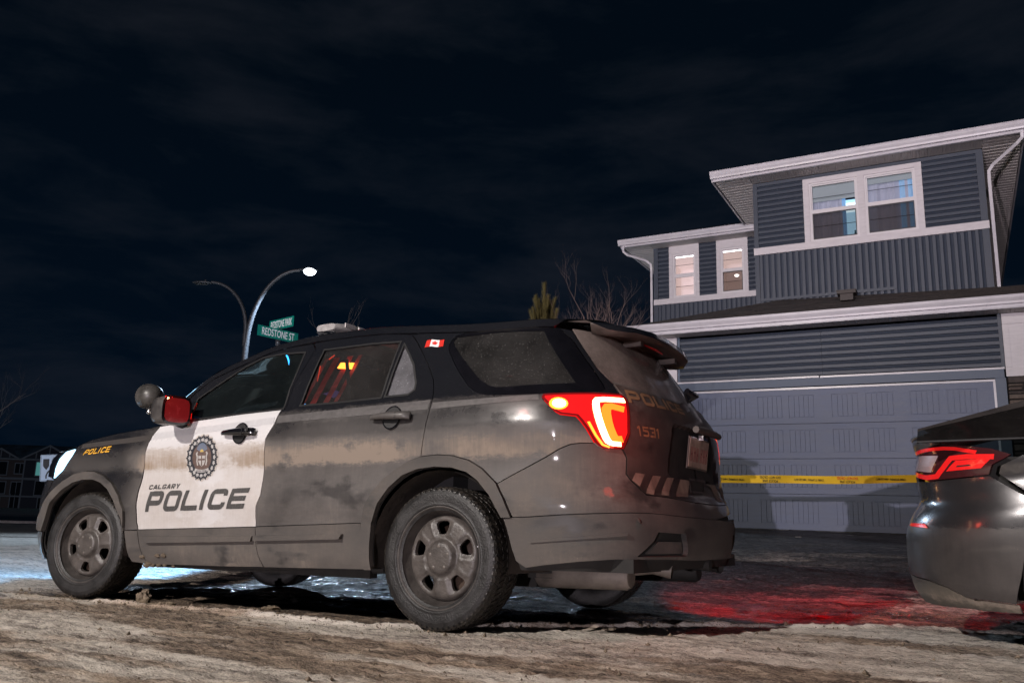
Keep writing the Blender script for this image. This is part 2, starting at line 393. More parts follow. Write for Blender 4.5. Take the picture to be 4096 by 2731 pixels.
# ---- the patrol car's skin
WTc=[(.15,.86),(.24,.94),(.34,.975),(.5,.985),(.61,.999),(.78,.984),(.90,.996),(.97,1.0),(1.03,.990),(1.1,.97),(1.17,.93),(1.3,.875),(1.5,.775),(1.62,.70),(1.69,.63),(1.73,.54)]
XRc=[(.2,-.98),(.28,-1.03),(.4,-1.07),(.5,-1.075),(.57,-1.065),(.63,-1.045),(.68,-1.02),(.8,-1.005),(1.0,-.99),(1.08,-.97),(1.15,-.925),(1.2,-.895),(1.4,-.765),(1.6,-.63),(1.7,-.56)]
ZHc=[(2.0,1.2),(2.6,1.18),(3.0,1.13),(3.3,1.06),(3.5,.97),(3.65,.85),(3.78,.7)]
_w={}
def sp_car(s,z):
    if s>1.15: x,y=sp_car(2.3-s,z); return x,-y
    if s<-3.3: x,y=sp_car(-6.6-s,z); return x,-y
    k=round(z,4)
    if k not in _w: _w[k]=(interp(WTc,z),interp(XRc,z))
    w,xr=_w[k]
    if s>.15:
        ph=(s-.15)*PI/2;n=3.6;c,q=abs(math.cos(ph)),abs(math.sin(ph)); r=(c**n+q**n)**(-1/n)
        return (-.15-(-.15-xr)*r*q+.09*(r*c)**2*q**2, w*r*c)
    if s<-2.3:
        ph=(-2.3-s)*PI/2;n=4.4;c,q=abs(math.cos(ph)),abs(math.sin(ph)); r=(c**n+q**n)**(-1/n)
        fx=3.88-.3*max(0,z-.7)-.3*max(0,.4-z); x=2.3+(fx-2.3)*r*q; y=w*r*c
    else: x,y=-s,w
    if x>2.2:
        f=min(1,(x-2.2)/.4);zh=interp(ZHc,x)-.10
        if z>zh: y-=f*.10*min(1.6,(z-zh)/.10)**2
    return x,y
T={'roofline':[(-2.109,1.276),(-2.024,1.362),(-1.920,1.447),(-1.711,1.522),(-1.477,1.600),(-1.306,1.622),(-1.131,1.634),(-0.745,1.631),(-0.305,1.593),(0.092,1.554),(0.382,1.542),(0.565,1.546)],
'fdoor_front':[(-2.204,1.089),(-2.249,1.028),(-2.291,0.927),(-2.301,0.807),(-2.309,0.687),(-2.309,0.588),(-2.307,0.490),(-2.297,0.445),(-2.271,0.364),(-2.235,0.279),(-2.199,0.239)],
'b_low':[(-1.153,1.137),(-1.167,1.045),(-1.211,0.964),(-1.216,0.891),(-1.217,0.819),(-1.216,0.649),(-1.244,0.588),(-1.247,0.535),(-1.245,0.475),(-1.237,0.395),(-1.217,0.326),(-1.190,0.259)],
'b_up':[(-1.107,1.530),(-1.121,1.411),(-1.142,1.304),(-1.137,1.206),(-1.123,1.141)],
'sill':[(-2.215,0.251),(-1.832,0.247),(-1.460,0.252),(-1.185,0.258),(-0.871,0.264),(-0.438,0.272)],
'rdoor':[(-1.104,1.523),(-1.027,1.570),(-0.822,1.576),(-0.617,1.569),(-0.445,1.560),(-0.380,1.543),(-0.316,1.486),(-0.235,1.400),(-0.157,1.308),(-0.110,1.243),(-0.085,1.181),(-0.065,1.120),(-0.065,1.053),(-0.074,0.972),(-0.090,0.893),(-0.101,0.832)],
'rflare_out':[(-0.448,0.273),(-0.476,0.301),(-0.481,0.344),(-0.475,0.406),(-0.464,0.503),(-0.442,0.583),(-0.397,0.653),(-0.330,0.723),(-0.252,0.775),(-0.175,0.813),(-0.101,0.832),(-0.001,0.838),(0.095,0.831),(0.179,0.807),(0.239,0.763),(0.302,0.691),(0.327,0.622),(0.349,0.537)],
'rflare_in':[(-0.401,0.275),(-0.403,0.321),(-0.402,0.407),(-0.393,0.503),(-0.349,0.600),(-0.283,0.679),(-0.206,0.739),(-0.118,0.768),(-0.010,0.778),(0.096,0.771),(0.172,0.748),(0.224,0.705),(0.272,0.639),(0.296,0.582),(0.313,0.535),(0.326,0.486),(0.346,0.391),(0.362,0.345),(0.393,0.318)],
'qb_seam':[(0.302,0.691),(0.354,0.727),(0.419,0.770),(0.479,0.813),(0.523,0.850),(0.556,0.870),(0.587,0.877),(0.628,0.878),(0.640,0.860)],
'clad_rear':[(0.315,0.533),(0.349,0.535),(0.401,0.539),(0.508,0.551),(0.604,0.559),(0.694,0.565),(0.763,0.566),(0.924,0.554),(1.052,0.540),(1.276,0.523)],
'bump_bot':[(0.367,0.339),(0.398,0.313),(0.459,0.328),(0.557,0.347),(0.651,0.359),(0.723,0.369),(0.830,0.361),(0.974,0.350),(1.125,0.359)],
'tail':[(0.472,1.093),(0.479,1.105),(0.510,1.107),(0.582,1.111),(0.654,1.117),(0.735,1.123),(0.745,1.104),(0.744,1.069),(0.741,1.012),(0.737,0.934),(0.728,0.906),(0.711,0.858),(0.650,0.856),(0.637,0.865),(0.626,0.882),(0.606,0.943),(0.590,0.979),(0.578,1.000),(0.530,1.008),(0.513,1.023),(0.489,1.061),(0.474,1.085)],
'led':[(0.734,1.090),(0.646,1.084),(0.637,1.069),(0.637,1.020),(0.652,0.936),(0.663,0.890),(0.676,0.879),(0.704,0.879)],
'amber':[(0.725,1.045),(0.676,1.057),(0.664,1.033),(0.670,0.965),(0.682,0.911),(0.693,0.901),(0.711,0.904)],
'gate':[(0.645,1.484),(0.675,1.353),(0.691,1.265),(0.725,1.189),(0.734,1.147),(0.743,1.125),(0.742,1.083),(0.745,1.030),(0.741,0.936),(0.730,0.892),(0.714,0.858),(0.723,0.818),(0.716,0.744),(0.727,0.720),(0.753,0.686),(0.775,0.651),(0.864,0.646),(1.000,0.634),(1.187,0.628)],
'rglass':[(0.645,1.484),(0.724,1.186),(0.805,1.173),(0.895,1.167),(1.025,1.168),(1.114,1.166)],
'applique':[(0.515,1.474),(0.621,1.480),(0.687,1.191),(0.596,1.175)],
'qglass':[(-0.063,1.462),(-0.050,1.486),(0.202,1.485),(0.503,1.471),(0.508,1.474),(0.593,1.175),(0.517,1.168),(0.342,1.164),(0.273,1.166),(0.236,1.179),(0.183,1.218),(0.100,1.294),(0.001,1.386),(-0.048,1.439)],
'rdglass':[(-1.027,1.515),(-0.652,1.514),(-0.438,1.503),(-0.424,1.159),(-0.731,1.152),(-1.018,1.152)],
'rdglass2':[(-0.407,1.486),(-0.336,1.411),(-0.275,1.340),(-0.219,1.232),(-0.212,1.191),(-0.246,1.164),(-0.402,1.163)],
'fglass':[(-1.940,1.116),(-1.973,1.196),(-1.974,1.262),(-1.850,1.345),(-1.663,1.464),(-1.540,1.515),(-1.379,1.526),(-1.182,1.515),(-1.166,1.381),(-1.162,1.265),(-1.142,1.142),(-1.507,1.131)],
'headlight':[(-2.698,0.782),(-2.697,0.848),(-2.681,0.913),(-2.650,0.962),(-2.606,0.976),(-2.621,0.926),(-2.639,0.882),(-2.656,0.837)],
'fflare_out':[(-2.305,0.441),(-2.355,0.439),(-2.357,0.570),(-2.381,0.654),(-2.422,0.735),(-2.463,0.786),(-2.506,0.817),(-2.548,0.822),(-2.596,0.803),(-2.638,0.758),(-2.674,0.701),(-2.703,0.643),(-2.732,0.558),(-2.798,0.488),(-2.795,0.434)],
'fflare_in':[(-2.326,0.250),(-2.335,0.284),(-2.343,0.366),(-2.351,0.424),(-2.369,0.519),(-2.398,0.621),(-2.434,0.695),(-2.470,0.739),(-2.508,0.763),(-2.549,0.763),(-2.588,0.745),(-2.629,0.692),(-2.671,0.612),(-2.697,0.508),(-2.718,0.419)],
'flow':[(-2.201,0.249),(-2.252,0.317),(-2.289,0.403),(-2.304,0.441),(-2.352,0.439)],
'mold':[(-2.227,0.408),(-1.247,0.427),(-1.249,0.394),(-2.177,0.367),(-2.221,0.396)],
'mold2':[(-1.234,0.428),(-0.583,0.448),(-0.593,0.418),(-1.232,0.396)],
't_police':[(-2.232,0.554),(-1.323,0.577),(-1.306,0.690),(-2.220,0.678)],
't_calgary':[(-2.222,0.691),(-1.931,0.695),(-1.924,0.724),(-2.217,0.719)],
't_fender':[(-2.567,0.930),(-2.449,0.941),(-2.445,0.979),(-2.559,0.963)],
't_gate':[(0.750,1.083),(1.078,1.094),(1.152,1.152),(0.761,1.156)],
't_num':[(0.771,0.932),(0.866,0.933),(0.868,0.978),(0.763,0.976)],
'ch1':[(0.747,0.752),(0.782,0.749),(0.758,0.689),(0.733,0.716)],
'ch2':[(0.815,0.746),(0.852,0.746),(0.802,0.652),(0.774,0.658)],
'ch3':[(0.884,0.744),(0.925,0.746),(0.872,0.654),(0.836,0.655)],
'ch4':[(0.968,0.744),(1.048,0.745),(0.998,0.657),(0.914,0.654)],
'flag':[(-0.231,1.441),(-0.122,1.437),(-0.131,1.480),(-0.247,1.487)],
'brecess':[(0.711,0.370),(0.764,0.441),(0.780,0.482),(0.910,0.473),(0.927,0.383),(0.920,0.358)],
'pocket':[(1.050,0.752),(1.191,0.757),(1.166,0.685),(1.031,0.684)]}
# ---------------------------------------------------------------- materials of the patrol car
DR=[(0,.7),(.26,.66),(.45,.58),(.50,.50),(.80,.45),(.835,.95),(.90,.84),(.955,.44),(.975,.26),(1.05,.20),(1.06,.26),(1.115,.22),(1.13,.025),(1.7,.02)]
m_black=paint('black_paint_with_road_film',(.008,.009,.012),DR,.12,fade=True,coat=.8)
m_white=paint('white_paint_with_road_film',(.66,.66,.67),[(0,.5),(.45,.42),(.80,.34),(.835,.72),(.90,.60),(.945,.44),(.965,.08),(1.05,.05),(1.7,.03)],.2,dust=(.27,.205,.145))
m_clad=paint('grey_cladding_plastic',(.028,.027,.027),[(0,.62),(.2,.6),(.34,.5),(.42,.42),(.8,.42),(1.2,.4)],.42,dust=(.155,.135,.118),coat=.15,nc=2.6,wetp=.8)
m_rear=paint('rear_panel_paint_with_spray',(.010,.009,.009),[(0,.6),(.35,.62),(.55,.5),(.62,.30),(.72,.26),(.9,.34),(1.0,.40),(1.1,.45),(1.2,.42),(1.5,.4),(1.7,.3)],.2,dust=(.135,.105,.090))
m_bump=paint('bumper_paint_with_spray',(.012,.012,.013),[(0,.62),(.35,.66),(.52,.55),(.56,.50),(.7,.52),(.84,.48),(.9,.42),(1.2,.4)],.22,dust=(.165,.142,.125),wetp=.6,coat=.8)
m_trim=M_('gloss_black_trim',(.006,.006,.008),.12,coat=.4,var=.3,vs=9)
m_rub=M_('black_rubber_seal',(.012,.012,.013),.55)
m_dark=M_('dark_underbody',(.012,.011,.010),.8,var=.5,vs=12)
m_mudm=M_('caked_mud',(.105,.080,.056),.9,var=.4,vs=24,bump=.6,bs=90)
m_chrome=M_('bright_bare_metal',(.6,.6,.62),.22,metal=1)
m_tyre=M_('tyre_rubber_with_dried_slush',(.017,.0165,.0165),.5,var=.9,vs=9,bump=.35,bs=110)
m_tread=M_('wet_tread_rubber_with_mud',(.020,.017,.014),.38,var=.9,vs=14,bump=.5,bs=60)
m_rim=M_('steel_rim_under_road_grime',(.072,.063,.057),.42,var=.4,vs=11,bump=.3,bs=70)
m_cap=M_('grey_centre_cap',(.19,.165,.145),.5,var=.25,vs=16,bump=.25,bs=90)
m_red=M_('red_lens',(.30,.006,.008),.18,emis=(1,.010,.010),es=.95,coat=.6)
m_redim=M_('dark_red_lens_rim',(.16,.006,.008),.2,emis=(1,.01,.01),es=.06,coat=.5)
m_led=emit('white_hot_led_strip',(1,.60,.26),9)
m_amb=emit('amber_inner_light',(1,.33,.03),2.6)
m_ambd=emit('orange_inner_light',(1,.24,.02),1.7)
m_hl=emit('lit_headlamp_lens',(.42,.76,1),4)
m_dec=M_('faded_grey_black_lettering',(.060,.058,.056),.6,var=.15,vs=30)
m_yel=M_('yellow_reflective_lettering',(.80,.42,.045),.45,var=.12,vs=30,emis=(1,.5,.04),es=.04)
m_gold=M_('dulled_gold_lettering',(.25,.145,.075),.6,var=.25,vs=24)
m_cream=M_('dulled_reflective_chevron',(.19,.145,.115),.65,var=.4,vs=22,stretch=(1,1,.3))
m_strip=M_('grey_reflective_stripe',(.085,.08,.079),.5,var=.25,vs=30)
m_stripw=M_('pale_grey_reflective_stripe',(.50,.50,.51),.45,var=.06,vs=30)
m_fred=M_('red_sticker_ink',(.62,.03,.02),.4); m_fwh=M_('white_sticker',(.78,.78,.78),.4)
m_cblk=M_('crest_black_ink',(.02,.022,.03),.5,var=.3,vs=40); m_cblu=M_('crest_blue_ink',(.14,.19,.27),.5); m_cgold=M_('crest_gold_ink',(.55,.40,.10),.5); m_cred=M_('crest_dull_red_ink',(.115,.075,.062),.6,var=.3,vs=60); m_csil=M_('crest_silver_ink',(.42,.41,.40),.5,var=.2,vs=60)
m_cedge=M_('clear_sticker_edge',(.50,.46,.42),.4)
g_front=glassmat('front_door_glass',(.70,.92,.94),.92,.040,(.16,.21,.22))
g_rear=glassmat('rear_door_tinted_glass',(.50,.5,.5),.62,.085,(.20,.19,.185))
g_quart=glassmat('cargo_window_tinted_glass',(.25,.25,.27),.30,.13,(.19,.185,.18))
g_back=glassmat('rear_window_glass_under_spray',(.2,.18,.17),.25,.62,(.235,.195,.175),.12)
g_wind=glassmat('windscreen_glass',(.8,.95,.95),.95,.03)
m_seat=M_('dark_seat_cloth',(.015,.015,.017),.9)
m_redglow=emit('lit_red_cabin_lamp',(1,.26,.03),14)
m_redsoft=emit('red_lit_partition_bar',(1,.012,.008),.32)
m_blueglow=emit('lit_blue_cabin_lamp',(.05,.42,1),5)
m_mirror=M_('mirror_glass_painted_red_reflection',(.33,.02,.025),.25,emis=(1,.02,.03),es=.06,var=.2,vs=20)  # red reflection put into the mirror's colour and glow

# ---------------------------------------------------------------- patrol car
MC=Matrix(((-0.85431,-0.519687,-0.008939,0.16563),(0.519265,-0.854116,0.029151,4.94923),(-0.022784,0.020262,0.999535,-0.00844),(0,0,0,1)))
car=empty('patrol_car',M=MC); tag(car,'muddy black and white police car seen from behind, its red tail light lit','police car')
CP=Panels(sp_car,(-.35,2.5),MC)
t=T
def both(name,poly,mat,**k):
    a=CP.panel(name,poly,mat,car,**k); b=CP.panel(name,poly,mat,car,mir=True,**k); return a,b
def mirp(P): return [(2.3-a,z) for a,z in P][::-1]
arch=chaikin([(-.445,.19)]+t['rflare_in'][:-1]+[(.40,.19)],1)
farch=chaikin([(-2.30,.19)]+t['fflare_in']+[(-2.735,.30),(-2.72,.19)],1)
belt=[(-1.137,1.14),(-1.51,1.128),(-1.95,1.103),(-2.204,1.089)]
rl=[(-2.204,1.135)]+t['roofline']
def rlz(s): return interp(rl,s)
# front door: white skin, black window frame, cladding
fd=t['fdoor_front']
white=[*fd[:8],(-1.245,.475),*t['b_low'][:8][::-1],*belt[1:3]]
a_,b_=both('front_door_skin',white,m_white); a_['label']='white lower door skin with the crest and lettering'
topl=[(s,rlz(s)-.052) for s in(-2.02,-1.92,-1.8,-1.71,-1.6,-1.477,-1.306)]
fframe=[(-2.204,1.091),(-2.11,1.20),*topl,(-1.16,1.572),*t['b_up'],*belt]
fg=chaikin(t['fglass'],0)
both('front_door_frame',fframe,m_black,holes=[fg],hflange=True)
both('front_door_cladding',[*fd[7:],(-1.83,.247),(-1.46,.252),*t['b_low'][8:][::-1],(-1.245,.474)],m_clad,off=.006)
both('front_door_glass',shrink(fg,-.006),g_front,off=-.012,flange=False,inset=0)
seal=lambda P,h=.006:ribbon(resample(P,.05),h,True,seg=.06)
for mir in(False,True):
    for P in(fg,t['rdglass'],t['rdglass2']): CP.decal('window_seal',seal(P),m_rub,car,off=.002,mir=mir)
# rear door
rd=[(-1.245,.476),*t['b_low'][:8][::-1],*t['b_up'][::-1],(-1.15,1.575)]+[(s,rlz(s)-.052) for s in(-1.02,-.82,-.62,-.5)]+t['rdoor'][5:]+t['rflare_out'][4:11][::-1]+[(-.47,.503)]
both('rear_door_skin',rd,m_black,holes=[t['rdglass'],t['rdglass2']],hflange=True)
both('rear_door_cladding',[(-1.236,.476),(-.470,.503)]+t['rflare_out'][:4][::-1]+[(-.871,.264),(-1.185,.258)]+t['b_low'][8:11][::-1],m_clad,off=.006)
both('rear_door_glass',shrink(t['rdglass'],-.006),g_rear,off=-.012,flange=False,inset=0)
both('rear_door_vent_glass',shrink(t['rdglass2'],-.006),g_back if False else glassmat('frosted_vent_glass',(.3,.3,.3),.35,.42,(.25,.25,.27)),off=-.012,flange=False,inset=0)
# quarter panel
tr_=[(-.085,1.455),(-.075,1.41),(.025,1.288),(.121,1.19),(.185,1.145),(.24,1.122),(.4,1.112),(.6,1.118),(.69,1.14),(.687,1.191),(.621,1.482),(.5,1.497),(.2,1.510),(-.05,1.506)]
tr_=chaikin(tr_,1)
qp=t['rdoor'][5:]+t['rflare_out'][10:16]+t['qb_seam'][1:]+t['tail'][13:][::1]+t['tail'][:6]+[(.737,1.15),(.725,1.189),(.691,1.265),(.675,1.353),(.645,1.484)]+[(s,rlz(s)-.052) for s in(.56,.3,.0,-.3)]
qp=t['rdoor'][5:]+t['rflare_out'][10:16]+t['qb_seam'][1:-1]+[(.650,.856)]+t['tail'][13:]+t['tail'][:6]+[(.737,1.15),(.725,1.189),(.691,1.265),(.675,1.353),(.645,1.484)]+[(s,rlz(s)-.052) for s in(.56,.3,.0,-.3)]
both('quarter_panel',qp,m_black,holes=[tr_],res=.028)
both('cargo_window_trim',tr_,m_trim,holes=[t['qglass']],off=-.002)
both('cargo_window_glass',shrink(t['qglass'],-.004),g_quart,off=-.006,flange=False,inset=0)
# fender
hood=[(-2.227,1.094),(-2.3,1.083),(-2.37,1.074),(-2.453,1.060),(-2.55,1.030),(-2.600,.992)]
fe=fd[:8][::-1]+hood+[(-2.606,.976),(-2.621,.926),(-2.639,.882),(-2.656,.837),(-2.698,.782),(-2.712,.668)]+t['fflare_out'][1:11][::-1]
both('fender',fe,m_black)
rim_b=lambda s,z:.010
fo=t['fflare_out'];fi=t['fflare_in']
both('front_arch_flare',fo[1:]+fi[3:][::-1],m_clad,off=.014,depth=.03,res=.02,inset=.0015)
both('front_arch_cladding',[(-2.199,.239),*fd[7:-1][::-1],*t['flow'][3:],*fi[:4][::-1]],m_clad,off=.008)
both('rear_arch_flare',t['rflare_out']+t['rflare_in'][:15][::-1],m_clad,off=.014,depth=.03,res=.02,inset=.0015)
# rear bumper, gate, glass (span both sides)
low=[(.349,.537)]+t['clad_rear'][2:7]+[(.924,.556),(1.15,.546)]
ub=[(.302,.691),*t['qb_seam'][1:-1],(.650,.857),(.711,.858)]+t['gate'][11:18]+[(1.15,.630)]
bu=ub[:-1]+[(1.15,.63)]+mirp(ub[:-1])+mirp(low)+low[::-1][1:]+[(.327,.622)]
CP.panel('bumper_skin',bu,m_bump,car,res=.028,off=.0)
rec=[(.711,.372),(.764,.441),(.780,.482),(.910,.476),(.925,.40),(.920,.372)]
bl=[(.315,.533),(.326,.486),(.346,.391),(.362,.345)]+t['bump_bot'][:5]+[(.83,.358),(.974,.350),(1.15,.350)]
def lowoff(s,z):
    q=min(s,2.3-s); k=0
    if q>.36: k+=.004
    return k
bl2=low[::-1]+bl; blf=bl+mirp(bl[:-1])+mirp(low[1:-1])[0:]+[low[-1]]+low[::-1][1:]
blf=bl+mirp(bl[:-1])+mirp(low)[1:]+low[::-1][1:]
CP.panel('lower_bumper_cladding',blf,m_clad,car,off=.002,holes=[rec,mirp(rec)],hflange=True,depth=.035,res=.025,offf=lowoff)
for R_ in(rec,mirp(rec)): CP.panel('tow_recess',shrink(R_,-.01),m_clad,car,off=-.03,flange=False,inset=0)
for R_ in([(.745,.378),(.79,.44),(.905,.44),(.915,.38)],): 
    for q in(R_,mirp(R_)): CP.panel('recess_cover',q,m_mudm if False else m_clad,car,off=-.012,res=.03,depth=.02)
for P_ in(((.410,.430),(.52,.446),(.68,.470)),):
    for m_ in(False,True): CP.panel('bumper_ridge',[(a,z-.006) for a,z in P_]+[(a,z+.006) for a,z in P_[::-1]],m_clad,car,off=.016,depth=.014,res=.03,inset=0,mir=m_)
gl=[(.725,1.187),(.734,1.147),(.741,1.126),(.742,1.083),(.745,1.030),(.741,.936),(.730,.892),(.714,.860)]+t['gate'][11:18]+[(1.15,.632)]
gtop=[(.805,1.173),(.895,1.167),(1.025,1.168),(1.15,1.168)]
ga=gl+mirp(gl[:-1])+gtop[::-1][0:0]+mirp(gtop)[0:]+gtop[::-1][1:]
def goff(s,z):
    q=min(s,2.3-s); k=0
    if 1.03<z<1.075: k-=.010*min(1,(z-1.03)/.012)*min(1,(1.075-z)/.012)*min(1,max(0,(q-.75)/.04))
    if z<=1.03: 
        d=max(0,min(1,(q-(.955+(1.0-z)*-.28))/.05)) if .72<z<1.02 else 0
        k-=.055*d*min(1,(z-.72)/.08)*min(1,(1.03-z)/.012)
    if z>1.075: k+=.006*min(1,(z-1.075)/.02)
    return k
CP.panel('liftgate_skin',ga,m_rear,car,res=.02,offf=goff)
rg=[(.651,1.50),(.675,1.365),(.691,1.275),(.727,1.192),(.805,1.178),(.895,1.172),(1.025,1.173)]
CP.panel('rear_window_glass',rg+mirp(rg),g_back,car,off=-.004,res=.03,depth=.006)
# tail lamps
for mir in(False,True):
    tl=CP.panel('tail_light',chaikin(t['tail'],0),m_red,car,off=.008,mir=mir,depth=.03,res=.02)
    CP.decal('lens_rim',ribbon(resample(shrink(t['tail'],.004),.04),.0045,True,seg=.05),m_redim,tl,off=.0105,mir=mir)
    CP.decal('led_strip',ribbon(chaikin(t['led'],1,False),.0105,seg=.03),m_led,tl,off=.0125,mir=mir)
    CP.decal('inner_reflector',ribbon(chaikin(t['amber'],1,False),.0145,seg=.03),m_ambd,tl,off=.0115,mir=mir)
    c_=[(.513+.0+.030*math.cos(k*PI/8)+.012,1.058+.030*math.sin(k*PI/8)) for k in range(16)]
    CP.decal('marker_glow',[c_],m_amb,tl,off=.0115,mir=mir); CP.decal('marker_lamp',[[(.527+.72*(a-.525),1.058+.72*(z-1.058)) for a,z in c_]],m_led,tl,off=.0135,mir=mir)
    CP.decal('lower_reflector',ribbon([(.612,.975),(.630,.915),(.648,.872),(.668,.862)],.004,seg=.03),m_amb,tl,off=.0115,mir=mir)
# headlamps, grille, front bumper
hlp=[(-2.698,.782),(-2.745,.80),(-2.75,.90),(-2.70,.958),(-2.650,.967),(-2.606,.979),(-2.621,.926),(-2.639,.882),(-2.656,.837)]
both('headlight',t['headlight'],m_hl,off=.004)
both('headlight_housing',[(-2.700,.784),(-2.755,.80),(-2.76,.905),(-2.70,.955),(-2.655,.966),(-2.684,.915),(-2.700,.850)],m_trim,off=.002)
fm=lambda P:[(-6.6-a,z) for a,z in P][::-1]
fb=[(-3.3,.795),(-2.865,.795),(-2.70,.775),(-2.714,.66),(-2.74,.555),(-2.80,.49),(-2.797,.425),(-2.72,.416),(-2.744,.278),(-2.743,.232),(-2.9,.21),(-3.3,.20)]
CP.panel('front_bumper',fb+fm(fb)[1:-1],m_black,car,res=.035)
gr=[(-3.3,.975),(-2.76,.95),(-2.755,.80),(-3.3,.80)]
CP.panel('grille',gr+fm(gr)[1:-1],m_trim,car,off=-.03,res=.04,flange=False)
for z in(.825,.865,.905,.945): CP.decal('grille_bar',[[(a,z),(a-.05,z),(a-.05,z+.018),(a,z+.018)] for a in np.arange(-2.89,-3.70,-.05)],m_chrome,car,off=.0)
# black inner shell that backs the gaps
sh=[(-2.75,.27),(1.145,.30),(1.145,1.10),(.66,1.10),(.63,1.49),(-1.4,1.52),(-1.97,1.33),(-2.18,1.07),(-2.6,.95),(-2.75,.75)]
both('body_shell',sh,m_dark,off=-.022,holes=[arch,farch,shrink(fg,-.012),shrink(t['rdglass'],-.012),shrink(t['rdglass2'],-.010),shrink(t['qglass'],-.012)] if False else [arch,farch,shrink(fg,-.004),shrink([(-1.03,1.515),(-.43,1.505),(-.336,1.411),(-.219,1.232),(-.212,1.191),(-.246,1.164),(-1.018,1.152)],-.004),shrink(t['qglass'],-.004)],res=.05,flange=False,inset=0)
# roof rail + roof + windscreen + bonnet bridge the two sides
RS=[s for s in np.linspace(-2.16,.63,44)]
railp=[(s,rlz(s)-.050) for s in RS]; railt=[(s,rlz(s)) for s in RS]
both('roof_rail',railp[::2]+railt[::-2],m_black,off=.003,res=.03)
def bridge(name,L,crown,bow,mat,n=24,power=2.0):
    G=[]
    for k,(p,cr,bo) in enumerate(zip(L,crown,bow)):
        row=[]
        for j in range(n+1):
            v=-1+2*j/n; q=1-abs(v)**power
            row.append(Vector((p.x+bo*q,-v*p.y,p.z+cr*q)))
        G.append(row)
    b=MB(); b.grid(G); return b.build(name,mat,car,fix=True)
E_=[CP.surf(s,rlz(s),.003) for s in RS]
iw=[k for k,s in enumerate(RS) if s<-1.50]; ir=[k for k,s in enumerate(RS) if s>=-1.56]
lerp=lambda a,b,u:a+(b-a)*u
bridge('windscreen',[E_[k] for k in iw],[lerp(.02,.06,k/len(iw)) for k in iw],[lerp(.34,.08,k/len(iw)) for k in iw],g_wind,power=2.4)
bridge('roof_panel',[E_[k] for k in ir],[lerp(.065,.075,min(1,(k-ir[0])/6)) if k<40 else .06 for k in ir],[lerp(.08,0,min(1,(k-ir[0])/6))-(.10*max(0,(k-36)/7)) for k in ir],m_black,power=2.6)
hs_=[(-2.14,1.10),(-2.227,1.094),(-2.3,1.083),(-2.37,1.074),(-2.453,1.060),(-2.55,1.030),(-2.60,.995),(-2.70,.965)]
HL=[CP.surf(a,z) for a,z in hs_]
bridge('bonnet',HL,[.075,.075,.07,.07,.065,.06,.055,.02],[.38,.32,.27,.24,.22,.20,.22,.16],m_black)
# spoiler
TE=[(.57,-.655,1.530,1.526),(.53,-.72,1.518,1.475),(.48,-.78,1.512,1.468),(.40,-.82,1.515,1.476),(.25,-.845,1.52,1.482),(.12,-.852,1.522,1.485),(0,-.855,1.523,1.486)]
TE=TE+[(-y,x,a,b) for y,x,a,b in TE[-2::-1]]
G=[]; GT=[]
for y,x,zt,zb in TE:
    w_=.03*(1-(y/.6)**2)
    G.append([Vector((-.50,y*1.04,1.548+w_*1.5)),Vector((-.62,y*1.02,1.545+w_*1.4)),Vector((lerp(-.62,x,.6),y,lerp(1.545,zt,.45)+w_*.9)),Vector((x,y,zt+w_*.5)),Vector((x-.008,y,(zt+zb)/2)),Vector((x+.01,y,zb)),Vector((x+.09,y,zb+.008)) if abs(y)<.56 else Vector((-.64,y,1.532)),Vector((-.64,y,1.50 if abs(y)<.56 else 1.534))])
b=MB(); b.grid([g[:5] for g in G]); spo=b.build('roof_spoiler',m_black,car,fix=True)
b=MB(); b.grid([g[4:] for g in G]); b.poly(G[0]); b.poly(G[-1][::-1]); b.build('spoiler_underside',m_rear,spo,fix=True)
b=MB(); b.box(-.80,-.76,-.14,.14,1.492,1.502); b.build('high_stop_lamp',m_redim,spo)
for y in(-.26,.26):
    b=MB(); b.box(-.80,-.70,y-.02,y+.02,1.455,1.485); b.build('spoiler_strut',m_rear,spo)
# mouldings, handles, mirrors
def lowm(n,P):
    both(n,P,m_clad,off=.034,depth=.03,res=.02,offf=lambda a,z:-.010*max(0,min(1,(z-(.405 if a<-1.24 else .425))/.02)))
lowm('door_moulding',t['mold']); lowm('door_moulding',t['mold2'])
def handle(s0,s1,z,mir,mat):
    c=(s0+s1)/2
    cup=CP.panel('handle_cup',[(c+.055*math.cos(k*PI/8)*1.0,z+.003+.058*math.sin(k*PI/8)) for k in range(16)],m_rub,car,off=.009,res=.02,flange=False,inset=0,mir=mir,offf=lambda a,zz:.0)
    CP.decal('cup_rim',ribbon([(c+.056*math.cos(k*PI/10),z+.003+.059*math.sin(k*PI/10)) for k in range(20)],.003,True),m_trim,cup,off=.0105,mir=mir)
    b=MB(); G=[]
    for k in range(15):
        u=k/14; s=s0+(s1-s0)*u; q=math.sin(PI*min(1,max(0,u*1.02)))**.35; th=.006+.012*q; hh=.011+.010*min(1,u*1.6); o=.022+.022*q
        row=[]
        for j in range(10):
            a=2*PI*j/10; row.append(CP.surf(s,z+hh*math.sin(a),o+th*math.cos(a),mir))
        G.append(row)
    b.grid(G,closed_v=True); b.poly(G[0]); b.poly(G[-1]); h=b.build('door_handle',mat,car,fix=True)
    CP.decal('handle_cap_joint',[[(s1-.075,z-.02),(s1-.071,z-.02),(s1-.071,z+.021),(s1-.075,z+.021)]],m_rub,h,off=.0575,mir=mir)
    return h
m_hand=paint('handle_paint',(.014,.014,.016),[(0,.3),(1.7,.34)],.2)
for mir in(False,True):
    h=handle(-1.562,-1.285,1.004,mir,m_trim); handle(-.425,-.165,1.034,mir,m_hand)
    if not mir:
        b=MB(); p=CP.surf(-1.318,1.008,.058); M=Matrix.Translation(p)@Matrix.Rotation(-PI/2,4,'X'); b.lathe([(0,0),(.009,.0),(.011,.003),(.013,.001)],14,M); b.build('lock_barrel',m_rub,h)
